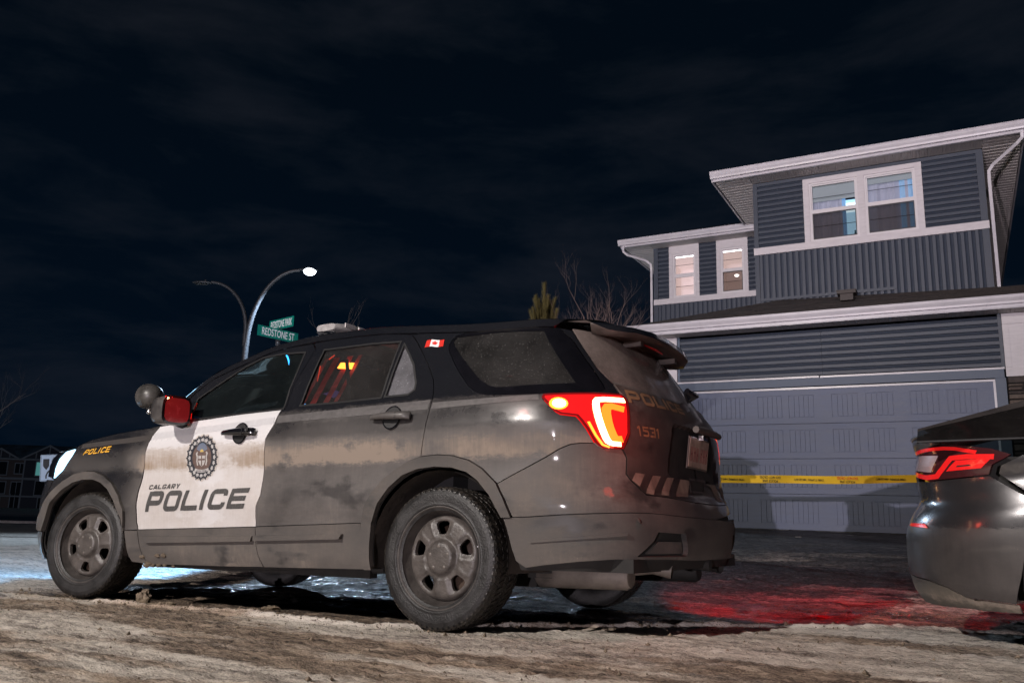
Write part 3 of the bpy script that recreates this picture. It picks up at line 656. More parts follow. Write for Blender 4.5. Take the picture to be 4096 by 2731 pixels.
def mirror(mir):
    sgn=-1 if mir else 1
    b=MB(); G=[]
    cx,cy,cz=1.96,1.11,1.155
    for k in range(10):
        u=k/9; xx=cx-.085+.19*u; q=(1-max(0,(u-.25)/.75)**2.2)**.5 if u<.99 else .12; q=max(q,.12)
        row=[]
        for j in range(24):
            a=2*PI*j/24; ca,sa=math.cos(a),math.sin(a); n=4.5; r=(abs(ca)**n+abs(sa)**n)**(-1/n)
            row.append(Vector((xx-.02*ca*r,(cy+.118*q*ca*r)*sgn,cz+.088*q*sa*r-.008*ca)))
        G.append(row)
    b.grid(G,closed_v=True); b.poly(G[-1]); mh=b.build('door_mirror',m_hand,car,fix=True)
    g=[p+Vector((-.004,0,0)) for p in G[0]]; c=sum(g,Vector())/24; b=MB(); b.poly([c+(p-c)*.84 for p in g]); b.build('mirror_glass',m_mirror,mh)
    b=MB(); b.poly([c+(p-c)*1.0 for p in [q_+Vector((-.002,0,0)) for q_ in G[0]]]); b.build('mirror_bezel',m_trim,mh)
    q=[c+Vector((-.007,0,0))+Vector((0,sgn*dy,dz)) for dy,dz in((.10,.075),(.10,.018),(.050,.018),(.050,.075))]
    b=MB(); b.poly(q); b.build('signal_repeater',emit('lit_red_repeater',(1,.01,.01),2.0),mh)
    b=MB(); b.lathe([(0,.004),(.010,.002),(.012,0)],12,Matrix.Translation(c+Vector((-.010,sgn*.085,.060)))@Matrix.Rotation(-PI/2,4,'Y')); b.build('repeater_lamp',emit('hot_red_lamp',(1,.45,.18),14),mh)
    b=MB(); b.tube([(1.98,sgn*.93,1.10),(1.97,sgn*1.0,1.105),(1.96,sgn*1.05,1.12)],[.045,.04,.04],10); b.build('mirror_arm',m_rub,mh)
    b=MB(); b.box(1.935,1.945,min(sgn*.955,sgn*1.0),max(sgn*.955,sgn*1.0),1.09,1.16); b.build('red_marker',emit('lit_red_marker',(1,.01,.006),.9),mh)
mirror(False); mirror(True)
# spotlight by the pillar
sc_=Vector((2.30,1.0,1.284)); b=MB(); prof=[(0,-.085),(.035,-.078),(.062,-.055),(.078,-.02),(.082,.02),(.084,.045),(.080,.052),(0,.052)]
Ms=Matrix.Translation(sc_)@Matrix.Rotation(math.radians(82),4,'Y')@Matrix.Rotation(math.radians(14),4,'X'); b.lathe(prof,32,Ms); sl=b.build('spotlight',M_('spotlight_shell_dusty',(.05,.047,.044),.4,var=.5,vs=18),car,fix=True)
b=MB(); b.lathe([(0,-.02),(.018,-.016),(.026,0),(.018,.016),(0,.02)],14,Matrix.Translation((2.32,.98,1.19))); b.tube([(2.31,.99,1.215),(2.32,.98,1.19),(2.25,.95,1.17),(2.12,.90,1.13)],[.016,.02,.014,.014],8); b.build('spotlight_bracket',m_chrome,sl,fix=True)
# light bar
lb=MB(); G=[]
for k in range(25):
    y=-.56+1.12*k/24; q=(1-abs(y/.58)**6)**.3; xf,xr=1.46-.10*abs(y/.56)**2.2,1.08+.02*abs(y/.56)**2.2
    row=[]
    for j in range(16):
        a=2*PI*j/16; n=4; ca,sa=math.cos(a),math.sin(a); r=(abs(ca)**n+abs(sa)**n)**(-1/n)
        row.append(Vector(((xf+xr)/2+(xf-xr)/2*ca*r*q,y,1.724+.036*sa*r*q)))
    G.append(row)
lb.grid(G,closed_v=True); lb.poly(G[0]); lb.poly(G[-1])
lbm=M_('clear_light_bar_dome',(.30,.29,.29),.10,coat=.5,var=.35,vs=16); LBo=lb.build('light_bar',lbm,car,fix=True); LBo['label']='unlit clear light bar on the roof'
b=MB(); b.box(1.14,1.40,-.50,.50,1.665,1.682); b.build('light_bar_base',m_rub,LBo)
for k in range(9):
    y=-.50+k*.125
    b=MB(); b.box(1.075,1.085,y-.045,y+.045,1.712,1.740); b.build('light_bar_module',M_('module_reflector',(.55,.53,.52),.25,var=.3,vs=40) if k==0 else bpy.data.materials['module_reflector'],LBo)
for y in(-.62,.62):
    b=MB(); b.box(1.12,1.19,y-.03,y+.04,1.628,1.655); b.tube([(1.155,y*.9,1.68),(1.155,y*1.02,1.66),(1.155,y*1.10,1.615)],.014,8); b.build('bar_clamp',m_chrome,LBo)
# plate, badge, wiper, pocket
def rearp(y,z,o=0):   # point on the rear face
    s=1.15-(y/.98)*.62
    for _ in range(12):
        s-=(y-CP.surf(s,z).y)*.6
    return CP.surf(s,z,o)
pc=Vector((-1.005,0,.895))
Mp=Matrix.Translation(pc)@Matrix.Rotation(math.radians(-7),4,'Y')@Matrix.Rotation(-PI/2,4,'Z')@Matrix.Rotation(PI/2,4,'X')
b=MB(); b.box(-.160,.160,-.084,.084,-.006,.0,Mp); pl=b.build('licence_plate_frame',M_('plate_frame_grime',(.10,.085,.075),.5),car)
b=MB(); b.box(-.150,.150,-.074,.074,.0,.003,Mp); b.build('licence_plate',M_('worn_licence_plate',(.34,.25,.205),.5,var=.45,vs=20),pl)
for k,x in enumerate((-.115,-.07,-.025,.035,.08,.12)):
    b=MB(); b.box(x-.010,x-.003,-.045,.03,.003,.004,Mp); b.box(x+.008,x+.014,-.045,.03,.003,.004,Mp); b.box(x-.003,x+.008,-.012+.01*(k%2),-.002+.01*(k%2),.003,.004,Mp); b.build('plate_mark',M_('plate_red_ink',(.16,.03,.025),.5) if k==0 else bpy.data.materials['plate_red_ink'],pl)
b=MB(); b.tube([(-1.06,.19,1.005),(-1.07,0,1.008),(-1.06,-.19,1.005)],[.018,.022,.018],8); b.build('plate_lamp_bar',m_rear,car)
b=MB(); b.box(-1.045,-1.02,-.05,.03,.965,.99); b.build('plate_lamp',m_chrome,car)
bp_=rearp(0,1.125,.006); b=MB(); G=[[Vector((bp_.x+.01-.012*(1-r),r*.088*math.cos(a),bp_.z+r*.040*math.sin(a)+(.006-.012*(1-r))*.3)) for a in [2*PI*k/24 for k in range(24)]] for r in(.05,.5,.85,1.0)]; b.grid(G,closed_v=True); b.build('oval_badge',M_('oval_badge_dusty',(.10,.085,.085),.3,metal=.5),car,fix=True)
b=MB(); b.tube([(bp_.x,.0,1.20),(-.985,-.02,1.215),(-.96,.03,1.235)],[.03,.028,.02],10); b.tube([(-.96,.02,1.235),(-.93,-.2,1.25),(-.86,-.42,1.30)],[.012,.010,.006],6); b.build('rear_wiper',m_trim,car)
CP.panel('release_pocket',[(1.035,.750),(1.185,.754),(1.165,.688),(1.035,.686)],m_dark,car,off=.004,depth=.01,res=.03)
CP.decal('pocket_rim',ribbon([(1.035,.750),(1.185,.754),(1.165,.688),(1.035,.686)],.006,True),m_rear,car,off=.009)
b=MB(); q=CP.surf(.715,.530,.014); b.lathe([(0,.004),(.012,.003),(.016,0)],14,Matrix.Translation(q)@Matrix.Rotation(PI/2,4,'Z')@Matrix.Rotation(math.radians(-60),4,'X')); b.build('parking_sensor',m_clad,car)
# under the car
b=MB(); b.box(-.95,3.5,-.78,.78,.30,.36); b.box(.5,2.3,-.86,-.80,.22,.27); b.box(.5,2.3,.80,.86,.22,.27); b.box(-.3,.3,-.5,.5,.20,.32); b.tube([(0,-.75,.33),(0,.75,.33)],.05,10); b.tube([(2.86,-.75,.33),(2.86,.75,.33)],.045,10); b.build('underbody',m_dark,car)
b=MB(); b.tube([(-.30,.50,.262),(-.33,.50,.262),(-.80,.50,.270),(-.82,.50,.270)],[.03,.062,.062,.05],16); ex=b.build('muffler',M_('muffler_steel_with_salt',(.15,.13,.112),.6,metal=.2,var=.5,vs=6),car)
b=MB(); b.tube([(-.78,.44,.30),(-.90,.42,.318),(-.99,.40,.300)],[.03,.034,.036],12,cap=False); b.build('tailpipe',bpy.data.materials['muffler_steel_with_salt'],ex)
b=MB(); b.tube([(-.30,-.50,.262),(-.33,-.50,.262),(-.80,-.50,.270),(-.82,-.50,.270)],[.03,.062,.062,.05],16); b.build('muffler',m_dark,car)
b=MB(); b.tube([(-.78,-.44,.30),(-.90,-.42,.318),(-.98,-.40,.300)],[.03,.034,.036],12,cap=False); b.build('tailpipe',m_dark,car); b=MB(); b.tube([(-.95,.0,.33),(-1.05,.0,.32)],.03,8); b.build('tow_bar',m_dark,car)
b=MB(); b.tube([(.42,.83,.27),(.8,.84,.255),(1.3,.85,.25),(1.9,.85,.245),(2.2,.84,.25)],.022,6)
b.build('sill_flange',m_dark,car)
for k,(s_,z_,r_) in enumerate(((-2.20,.245,.020),(-2.17,.236,.016),(-2.11,.238,.014),(-2.05,.240,.012),(-2.245,.285,.016),(-2.095,.296,.016),(-2.035,.299,.017),(-1.97,.238,.010),(-2.23,.232,.018))):
    M=Matrix.Translation(CP.surf(s_,z_,.008)); R_=random.Random(k); bm=bmesh.new(); bmesh.ops.create_icosphere(bm,subdivisions=2,radius=r_)
    for v in bm.verts: v.co=Vector((v.co.x*1.5,v.co.y*.6,v.co.z*.75))*(1+.45*(R_.random()-.5))
    me=bpy.data.meshes.new('mud_lump'); bm.to_mesh(me); bm.free(); me.transform(M); me.materials.append(m_mudm); link(bpy.data.objects.new('mud_lump',me),car)
# wheel houses
for (x,sg) in((0,1),(2.86,1),(0,-1),(2.86,-1)):
    b=MB(); G=[]
    for k in range(19):
        a=math.radians(-8+196*k/18); r=.415 if x==0 else .42
        G.append([Vector((x+(r)*math.cos(a),sg*yy,.34+(r+.01)*math.sin(a))) for yy in(.965,.93,.60,.55)])
    b.grid(G); b.build('wheel_liner',M_('wheel_liner_grime',(.045,.036,.030),.85,var=.5,vs=8,bump=.4,bs=30) if (x,sg)==(0,1) else bpy.data.materials['wheel_liner_grime'],car)
    b=MB(); b.box(x-.42,x+.42,sg*.55-.01,sg*.55+.01,.25,.80); b.build('inner_well',m_dark,car)
# cabin
b=MB(); b.box(.0,2.3,-.80,.80,.34,.40); b.build('cabin_floor',m_seat,car)
for y in(.38,-.38):
    b=MB(); M=Matrix.Translation((1.35,y,.55)); b.box(-.25,.28,-.25,.25,0,.16,M); b.box(-.10,.06,-.24,.24,.1,.62,Matrix.Translation((1.12,y,.62))@Matrix.Rotation(math.radians(-14),4,'Y')); b.box(-.06,.05,-.12,.12,0,.20,Matrix.Translation((.97,y,1.25))@Matrix.Rotation(math.radians(-8),4,'Y')); b.build('front_seat',m_seat,car)
b=MB(); b.box(1.95,2.35,-.80,.80,.75,1.00); b.build('dashboard',m_seat,car)
b=MB(); b.tube([(1.83+.03*math.cos(2*PI*k/20)*0,.38+.17*math.cos(2*PI*k/20),1.0+.17*math.sin(2*PI*k/20)) for k in range(21)],.013,8); b.build('steering_wheel',m_seat,car)
b=MB(); b.box(.10,.30,-.70,.70,.5,1.22); b.box(.3,.75,-.70,.70,.45,.58); b.build('rear_bench',m_seat,car)
b=MB(); b.box(.86,.88,-.70,.70,.45,1.30); pt=b.build('partition',m_seat,car)
for k in range(9):
    y=-.62+k*.155; b=MB(); b.tube([(.90,y,1.05),(.98,y,1.48)],.011,6); b.build('partition_bar',m_seat,pt)
lampbox=empty('cabin_lamp',parent=car)
b=MB(); b.poly([(1.30,.36,1.50),(1.18,.36,1.485),(1.16,.36,1.525),(1.27,.36,1.535)]); b.poly([(1.30,.35,1.50),(1.27,.35,1.535),(1.16,.35,1.525),(1.18,.35,1.485)]); b.build('lamp_lens',m_redglow,lampbox)
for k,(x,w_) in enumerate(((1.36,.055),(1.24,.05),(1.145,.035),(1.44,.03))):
    b=MB(); y=.33; b.poly([(x,y,1.58),(x-w_,y,1.58),(x-w_+.26,y,1.18),(x+.26,y,1.18)]); b.build('lamp_streak',M_('painted_red_cage_glow',(.25,.01,.01),.5,emis=(1,.008,.006),es=.09,var=.6,vs=14) if k==0 else bpy.data.materials['painted_red_cage_glow'],lampbox)  # glowing strips stand in for red light on the cage
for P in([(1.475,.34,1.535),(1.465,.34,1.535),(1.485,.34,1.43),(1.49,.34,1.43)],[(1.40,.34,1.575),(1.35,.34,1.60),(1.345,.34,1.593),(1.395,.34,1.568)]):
    b=MB(); b.poly(P); b.build('lamp_streak',emit('bright_red_reflection',(1,.06,.02),2.2) if 'bright_red_reflection' not in bpy.data.materials else bpy.data.materials['bright_red_reflection'],lampbox)  # red reflections drawn as glowing slivers
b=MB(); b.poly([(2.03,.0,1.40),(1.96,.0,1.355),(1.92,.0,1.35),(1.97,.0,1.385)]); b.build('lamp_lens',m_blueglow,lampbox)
b=MB(); b.poly([(1.86,-.1,1.44),(1.75,-.1,1.40),(1.66,-.1,1.43),(1.74,-.1,1.46)]); b.build('lamp_streak',M_('painted_violet_glow',(.1,.08,.2),.5,emis=(.25,.10,.5),es=.22),lampbox)  # violet light put into this patch as its own glow
LR=lamp('cabin_red_light','POINT',MC@Vector((1.15,.30,1.42)),2.2,(1,.04,.02),.03)
# ---------------------------------------------------------------- wheels
def holepoly(k):
    a0=math.radians(90+72*k); o=[]
    for (r,da) in((.114,-.14),(.120,-.19),(.150,-.245),(.170,-.235),(.177,-.17),(.179,0),(.177,.17),(.170,.235),(.150,.245),(.120,.19),(.114,.14),(.112,0)):
        o.append((r*math.cos(a0+da),r*math.sin(a0+da)))
    return chaikin(o,1)
HO=[holepoly(k) for k in range(5)]
def rimz(x,y):
    r=math.hypot(x,y); z=interp([(0,.062),(.07,.058),(.088,.034),(.094,.030),(.104,.036),(.14,.034),(.18,.030),(.198,.018),(.206,-.004)],r)
    a=math.atan2(y,x); d=min(abs((a-math.radians(90+72*k)+PI)%(2*PI)-PI) for k in range(5))
    if .10<r<.19: z-=.014*max(0,1-(d/.42)**2)*min(1,(r-.10)/.02)*min(1,(.19-r)/.015); z+=.007*math.exp(-((d-.628)/.10)**2)*0+.006*math.exp(-((d-.39)/.05)**2)*min(1,(.19-r)/.03)
    return z
def disc_mesh():
    ring=[(.206*math.cos(2*PI*k/72),.206*math.sin(2*PI*k/72)) for k in range(72)]
    pts=list(ring); ed=[(i,(i+1)%72) for i in range(72)]; hs=[resample(h,.012) for h in HO]
    for h in hs:
        b=len(pts); pts+=h; ed+=[(b+i,b+(i+1)%len(h)) for i in range(len(h))]
    B=np.array(pts)
    for r in np.arange(.01,.206,.0095):
        n=max(6,int(2*PI*r/.011))
        for k in range(n):
            q=(r*math.cos(2*PI*k/n),r*math.sin(2*PI*k/n))
            if any(inside(q,h) for h in hs) or ((B-q)**2).sum(1).min()<.0045**2: continue
            pts.append(q)
    vo,_,fo,_,_,_=geometry.delaunay_2d_cdt([Vector(p) for p in pts],ed,[],0,1e-6)
    b=MB(); b.v=[(p[0],p[1],rimz(*p)) for p in vo]
    for f in fo:
        c=(sum(vo[k][0] for k in f)/3,sum(vo[k][1] for k in f)/3)
        if math.hypot(*c)<.206 and not any(inside(c,h) for h in hs): b.f.append(tuple(f)); b.sm.append(True)
    for h in hs:
        for i in range(len(h)):
            p,q=h[i],h[(i+1)%len(h)]; b.poly([(p[0],p[1],rimz(*p)),(q[0],q[1],rimz(*q)),(q[0]*.98,q[1]*.98,rimz(*q)-.018),(p[0]*.98,p[1]*.98,rimz(*p)-.018)],True)
    return b.mesh('rim_disc',m_rim)
WM={}
def wheel_meshes():
    b=MB(); R=.343
    prof=[(.226,-.10),(.240,-.112),(.262,-.118),(.30,-.120),(.322,-.112),(.335,-.098),(.3375,-.09),(.3385,0),(.3375,.09),(.335,.098),(.3300,.108),(.322,.114),(.318,.1165),(.308,.1185),(.306,.1200),(.30,.1203),(.285,.1208),(.27,.1195),(.262,.1185),(.258,.1205),(.252,.1200),(.248,.114),(.240,.108),(.226,.10)]
    b.lathe(prof,96); WM['tyre']=b.mesh('tyre',m_tyre)
    b=MB()
    n=64
    for row,(h0,h1,sk) in enumerate(((-.105,-.066,.4),(-.058,-.024,-.3),(-.016,.016,.3),(.024,.058,-.3),(.066,.107,.4))):
        for k in range(n):
            a0=2*PI*(k+.5*(row%2))/n; da=2*PI/n*.74
            ro=R; ri=.336
            P=[]
            for h,s_ in((h0,-sk),(h1,sk)):
                off_=s_*.012/R*2
                rr_=ro-(.010 if abs(h)>.10 else 0)
                for a in(a0+off_,a0+off_+da):
                    P.append((ri*math.cos(a),ri*math.sin(a),h)); P.append((rr_*math.cos(a),rr_*math.sin(a),h))
            i=len(b.v); b.v+=P
            for f in((1,3,7,5),(0,1,5,4),(2,6,7,3),(0,2,3,1),(4,5,7,6)): b.f.append(tuple(i+q for q in f)); b.sm.append(False)
    for k in range(n):   # shoulder lugs that show past the sidewall
        a0=2*PI*(k+.1)/n; da=2*PI/n*.55
        P=[(r*math.cos(a),r*math.sin(a),h) for a in(a0,a0+da) for r,h in((.341,.100),(.329,.114),(.322,.1155))]
        i=len(b.v); b.v+=P; b.f+= [(i,i+1,i+4,i+3),(i+1,i+2,i+5,i+4)]; b.sm+=[False,False]
    WM['tread']=b.mesh('tread_blocks',m_tread)
    b=MB(); b.lathe([(.258,.118),(.2565,.121)],96); 
    b=MB(); b.lathe([(.222,-.10),(.222,.02),(.226,.060),(.232,.085),(.238,.098),(.246,.104),(.250,.110),(.247,.115),(.242,.1135),(.236,.104),(.229,.092),(.222,.072),(.212,.050),(.206,.040)],96); WM['barrel']=b.mesh('rim',M_('rim_barrel_grime_and_shade',(.050,.044,.040),.55,var=.5,vs=9,bump=.3,bs=60))  # grimy barrel, darkened further so recess shade sits in its colour
    me=disc_mesh(); me.transform(Matrix.Translation((0,0,.044))); WM['disc']=me
    b=MB(); b.lathe([(0,.094),(.04,.0935),(.062,.091),(.076,.086),(.084,.078),(.0865,.062)],40)
    pass
    WM['cap']=b.mesh('centre_cap',m_cap)
    b=MB(); b.lathe([(0,.013),(.0065,.0125),(.0095,.009),(.0105,.0)],12); WM['lug']=b.mesh('lug_cover',M_('lug_cover_grey',(.13,.115,.10),.45))
    b=MB(); b.lathe([(.0115,-.002),(.0125,.0015),(.0165,.0015),(.0175,-.002)],16); WM['lugr']=b.mesh('lug_shade_ring',M_('lug_shade_ring_dark',(.05,.044,.04),.7))  # dark ring painted round each lug bump for its shadow
    b=MB(); b.lathe([(.0125,.0915),(.0165,.0945),(.0195,.0915)],14,Matrix.Translation((0,0,0)))
    b=MB(); b.lathe([(0,-.02),(.16,-.02),(.165,-.04),(.05,-.04)],30); b.box(-.05,.07,.09,.17,-.06,.02); WM['brake']=b.mesh('brake_disc',M_('rusty_brake_disc',(.06,.038,.026),.6,metal=.4,var=.5,vs=20))
wheel_meshes()
m_valve=m_rub
def wheel(x,y,steer=0,turn=0):
    sg=1 if y>0 else -1
    M=Matrix.Translation((x,y,.343))@Matrix.Rotation(steer,4,'Z')@Matrix.Rotation(-sg*PI/2,4,'X')@Matrix.Rotation(turn,4,'Z')
    ty=link(bpy.data.objects.new('wheel',WM['tyre']),car); ty.matrix_local=M
    for nm,k in(('tread_blocks','tread'),('rim','barrel'),('rim_disc','disc'),('centre_cap','cap'),('brake_disc','brake')):
        o=link(bpy.data.objects.new(nm,WM[k]),ty)
        if nm=='tread_blocks': o['kind']='stuff'
    for k in range(5):
        a_=math.radians(90+72*k)
        for nm,kk in(('lug_cover','lug'),('lug_shade_ring','lugr')): o=link(bpy.data.objects.new(nm,WM[kk]),ty); o.location=(.054*math.cos(a_),.054*math.sin(a_),.0925)
    b=MB(); b.tube([(-.205,.09,.075),(-.213,.094,.095),(-.216,.096,.108)],[.004,.004,.0035],6); b.build('valve',m_chrome,ty)
wheel(0,.842,0,math.radians(38)); wheel(2.91,.842,math.radians(10),math.radians(-4)); wheel(0,-.842); wheel(2.91,-.842,math.radians(10))
# ---------------------------------------------------------------- markings on the car
def letters(txt,quad,mat,name,off,slant=0,w=1.12,gap=.17):
    W=sum(ADV.get(c,w)+gap for c in txt)-gap+slant; x=0
    for ch in txt:
        q=[[(x+p[0]+slant*p[1],p[1]) for p in r] for r in glyph(ch,w,.125)]; x+=ADV.get(ch,w)+gap
        CP.decal(name,on_quad(q,W,quad),mat,car,off=off,step=.00012)
letters('POLICE',t['t_police'],m_dec,'door_letter',.0022,.16); letters('CALGARY',t['t_calgary'],m_dec,'door_letter',.0022,0,.98,.2)
pw,W=word('POLICE',slant=.3,w=1.0,gap=.26,h=.10); W+=.3; CP.decal('fender_lettering',on_quad(pw,W,t['t_fender']),m_yel,car,off=.0035,step=.00012)
pw,W=word('POLICE',h=.125); CP.decal('liftgate_lettering',on_quad(pw,W,[(.750,1.086),(1.09,1.092),(1.10,1.150),(.757,1.156)]),m_gold,car,off=.0085,step=.00012)
pw,W=word('1531',w=.92,gap=.16); CP.decal('liftgate_number',on_quad(pw,W,[(.772,.930),(.870,.932),(.870,.980),(.768,.978)]),m_gold,car,off=.0025,step=.00012)
for k in('ch1','ch2','ch3','ch4'):
    q=dicequad(t[k],3,4); CP.decal('chevron_stripe',q,m_cream,car,off=.003); CP.decal('chevron_stripe',[[(2.3-a,z) for a,z in p] for p in q],m_cream,car,off=.003)
def band(s0,s1,z0a,z0b,z1a,z1b,mat,name,n=24,off=.0018):
    for mir in(False,True):
        CP.decal(name,[[(lerp(s0,s1,i/n),lerp(z0a,z0b,i/n)),(lerp(s0,s1,(i+1)/n),lerp(z0a,z0b,(i+1)/n)),(lerp(s0,s1,(i+1)/n),lerp(z1a,z1b,(i+1)/n)),(lerp(s0,s1,i/n),lerp(z1a,z1b,i/n))] for i in range(n)],mat,car,off=off,mir=mir)
band(-2.235,-1.175,1.005,1.052,1.045,1.092,m_stripw,'door_stripe')
band(-1.150,-.075,1.054,1.070,1.098,1.122,m_strip,'door_stripe')
band(-.055,.46,1.07,1.082,1.105,1.108,m_strip,'quarter_stripe')
band(-2.58,-2.25,.975,1.002,1.005,1.040,M_('dull_fender_stripe',(.045,.040,.037),.5),'fender_stripe')
# flag sticker
f0=[(-.245,1.443),(-.118,1.438),(-.128,1.482),(-.250,1.487)]; fq=lambda u,v:tuple(f0[0][k]*(1-u)*(1-v)+f0[1][k]*u*(1-v)+f0[2][k]*u*v+f0[3][k]*(1-u)*v+(0 if k==0 else .004*math.sin(6*u)) for k in(0,1))
def fcell(u0,u1,n=4): return [[fq(lerp(u0,u1,i/n),0),fq(lerp(u0,u1,(i+1)/n),0),fq(lerp(u0,u1,(i+1)/n),1),fq(lerp(u0,u1,i/n),1)] for i in range(n)]
fl=CP.decal('flag_sticker',fcell(.25,.75,6),m_fwh,car,off=.0025); CP.decal('flag_bar',fcell(0,.25)+fcell(.75,1),m_fred,fl,off=.0025)
leaf=[(0,-.5),(0,-.28),(.30,-.33),(.24,-.22),(.50,.0),(.40,.05),(.46,.22),(.28,.18),(.24,.26),(.10,.10),(.16,.40),(.08,.35),(0,.5)]
leaf=leaf+[(-x,y) for x,y in leaf[-2:0:-1]]
def leaftris(cx,cy,sx,sy,rot=0):
    c,s_=math.cos(rot),math.sin(rot); P=[(cx+(x*c-y*s_)*sx,cy+(x*s_+y*c)*sy) for x,y in leaf]
    o=[];n=len(P)
    for i in range(n): o.append([(cx,cy),P[i],P[(i+1)%n]])
    return o
CP.decal('flag_leaf',[[fq(*p) for p in q] for q in leaftris(.5,.5,.34,.75)],m_fred,fl,off=.0033)
# crest on the door: black wreath of maple leaves round a shield
cx,cz,rx,rz=-1.748,.876,.140,.134
E=lambda k,n,a,b:(cx+rx*a*math.cos(2*PI*k/n),cz+rz*b*math.sin(2*PI*k/n))
def wav(k,a): return a*(1+.035*math.sin(20*2*PI*k/160))
def annulus(a0,a1,n=80):
    return [[E(k,n,a0,a0),E(k+1,n,a0,a0),E(k+1,n,a1,a1),E(k,n,a1,a1)] for k in range(n)]
cr=CP.decal('door_crest',[[E(k,160,wav(k,1.04),wav(k,1.04)),E(k+1,160,wav(k+1,1.04),wav(k+1,1.04)),E(k+1,160,.3,.3),E(k,160,.3,.3)] for k in range(160)],m_cedge,car,off=.0019)
CP.decal('crest_wreath',annulus(.60,.90),m_cblk,cr,off=.0024)
CP.decal('crest_wreath',sum([leaftris(cx+rx*.90*math.cos(a),cz+rz*.90*math.sin(a),.042,.042,a-PI/2) for a in [2*PI*k/20 for k in range(20)]],[]),m_cblk,cr,off=.0027)
CP.decal('crest_leaf',sum([leaftris(cx+rx*.80*math.cos(a),cz+rz*.80*math.sin(a),.030,.030,a-PI/2) for a in [2*PI*k/20 for k in range(20)]],[]),m_csil,cr,off=.0031)
CP.decal('crest_field',annulus(.40,.61,40)+annulus(.2,.40,40)+annulus(.002,.2,40),m_cred,cr,off=.0025)
CP.decal('crest_rays',[[(cx,cz+.03),(cx+.052*math.cos(a),cz+.03+.058*math.sin(a)),(cx+.052*math.cos(a+.16),cz+.03+.058*math.sin(a+.16))] for a in [PI*.12+.22*k for k in range(11)]],m_cblu,cr,off=.0029)
CP.decal('crest_sun',[[(cx+.016*math.cos(PI*k/8),cz+.034+.016*math.sin(PI*k/8)) for k in range(9)]],m_cgold,cr,off=.0033)
CP.decal('crest_shield',[[(cx-.030,cz+.012),(cx+.030,cz+.012),(cx+.030,cz-.022),(cx+.018,cz-.042),(cx,cz-.052),(cx-.018,cz-.042),(cx-.030,cz-.022)]],m_csil,cr,off=.0033)
CP.decal('crest_cross',[[(cx-.005,cz+.011),(cx+.005,cz+.011),(cx+.005,cz-.048),(cx-.005,cz-.048)],[(cx-.029,cz-.006),(cx+.029,cz-.006),(cx+.029,cz-.016),(cx-.029,cz-.016)]],m_cred,cr,off=.0037)
for sg in(-1,1):
    CP.decal('crest_supporter',ribbon([(cx+sg*.036,cz-.045),(cx+sg*.044,cz-.02),(cx+sg*.040,cz+.008),(cx+sg*.048,cz+.024),(cx+sg*.038,cz+.034)],.0055,seg=.02),m_csil,cr,off=.0031)
CP.decal('crest_scroll',ribbon([(cx-.062,cz-.070),(cx-.03,cz-.078),(cx,cz-.080),(cx+.03,cz-.078),(cx+.062,cz-.070)],.0085,seg=.02),m_csil,cr,off=.0035)
pw,W=word('POLICE',w=.8,gap=.15); CP.decal('crest_motto',[[(cx-.045+p[0]/W*.09,cz-.083+p[1]*.009) for p in q] for q in pw],m_cblk,cr,off=.0042)
pw,W=word('CALGARY',w=.8,gap=.2); CP.decal('crest_motto',[[(cx+.056*math.cos(PI*.80-PI*.60*p[0]/W)*(1+.16*p[1]),cz+.045+.052*math.sin(PI*.80-PI*.60*p[0]/W)*(1+.18*p[1])) for p in q] for q in pw],m_csil,cr,off=.0042)
# ---------------------------------------------------------------- ground
HO_=Vector((3.252,15.042,.374)); HU=Vector((.87755,-.47948,0)); HV=Vector((.47948,.87755,0))   # house origin (foot of the garage door, left), along, away
MCi=np.array(MC.inverted())
def vnoise(x,y,seed):
    xi=np.floor(x).astype(int);yi=np.floor(y).astype(int);xf=x-xi;yf=y-yi
    xf=xf*xf*(3-2*xf);yf=yf*yf*(3-2*yf)
    def h(a,b):
        n=(a*374761393+b*668265263+seed*974634777)&0xffffffff; n=((n^(n>>13))*1274126177)&0xffffffff; return ((n^(n>>16))&0xffff)/65535.
    return (h(xi,yi)*(1-xf)+h(xi+1,yi)*xf)*(1-yf)+(h(xi,yi+1)*(1-xf)+h(xi+1,yi+1)*xf)*yf
def fbm(x,y,seed,o=5,g=.55):
    a=1;s=0;t_=0
    for k in range(o):
        s=s+a*vnoise(x,y,seed+k*17);t_+=a;a*=g;x=x*2.03+3.1;y=y*2.03-1.7
    return s/t_
def sst(a,b,x): q=np.clip((x-a)/(b-a),0,1); return q*q*(3-2*q)
def gbase(x,y):
    zr=.1346+.00894*x-.02915*y
    zr=np.maximum(zr,0)+np.where(zr<0,zr*1.0,0)
    zr=np.where(zr<-.75,-.75-.45*(1-np.exp(-( -.75-zr)/.45)),zr)
    u=(x-HO_.x)*HU.x+(y-HO_.y)*HU.y; v=(x-HO_.x)*HV.x+(y-HO_.y)*HV.y
    n=-v; px=HO_.x+HU.x*u-HV.x*9.2; py=HO_.y+HU.y*u-HV.y*9.2
    ze=.1346+.00894*px-.02915*py
    w_=sst(-14,-4,u)
    k=np.clip((9.2-n)/9.2,0,1); zt=ze+(.374-.012-ze)*k
    zt=np.where(n<9.2,zt,zr)
    return zr*(1-w_*(n<9.2))+zt*(w_*(n<9.2))
def road_uv(x,y):
    X=np.stack([x,y,gbase(x,y)],-1)@MCi[:3,:3].T+MCi[:3,3]; return X[...,0],X[...,1]
def e_line(a):
    return np.where(a<.35,np.maximum(.985-.85*(.35-a),-.85),.985)+.045*(fbm(a*1.3,a*0+4,31)-.5)*2
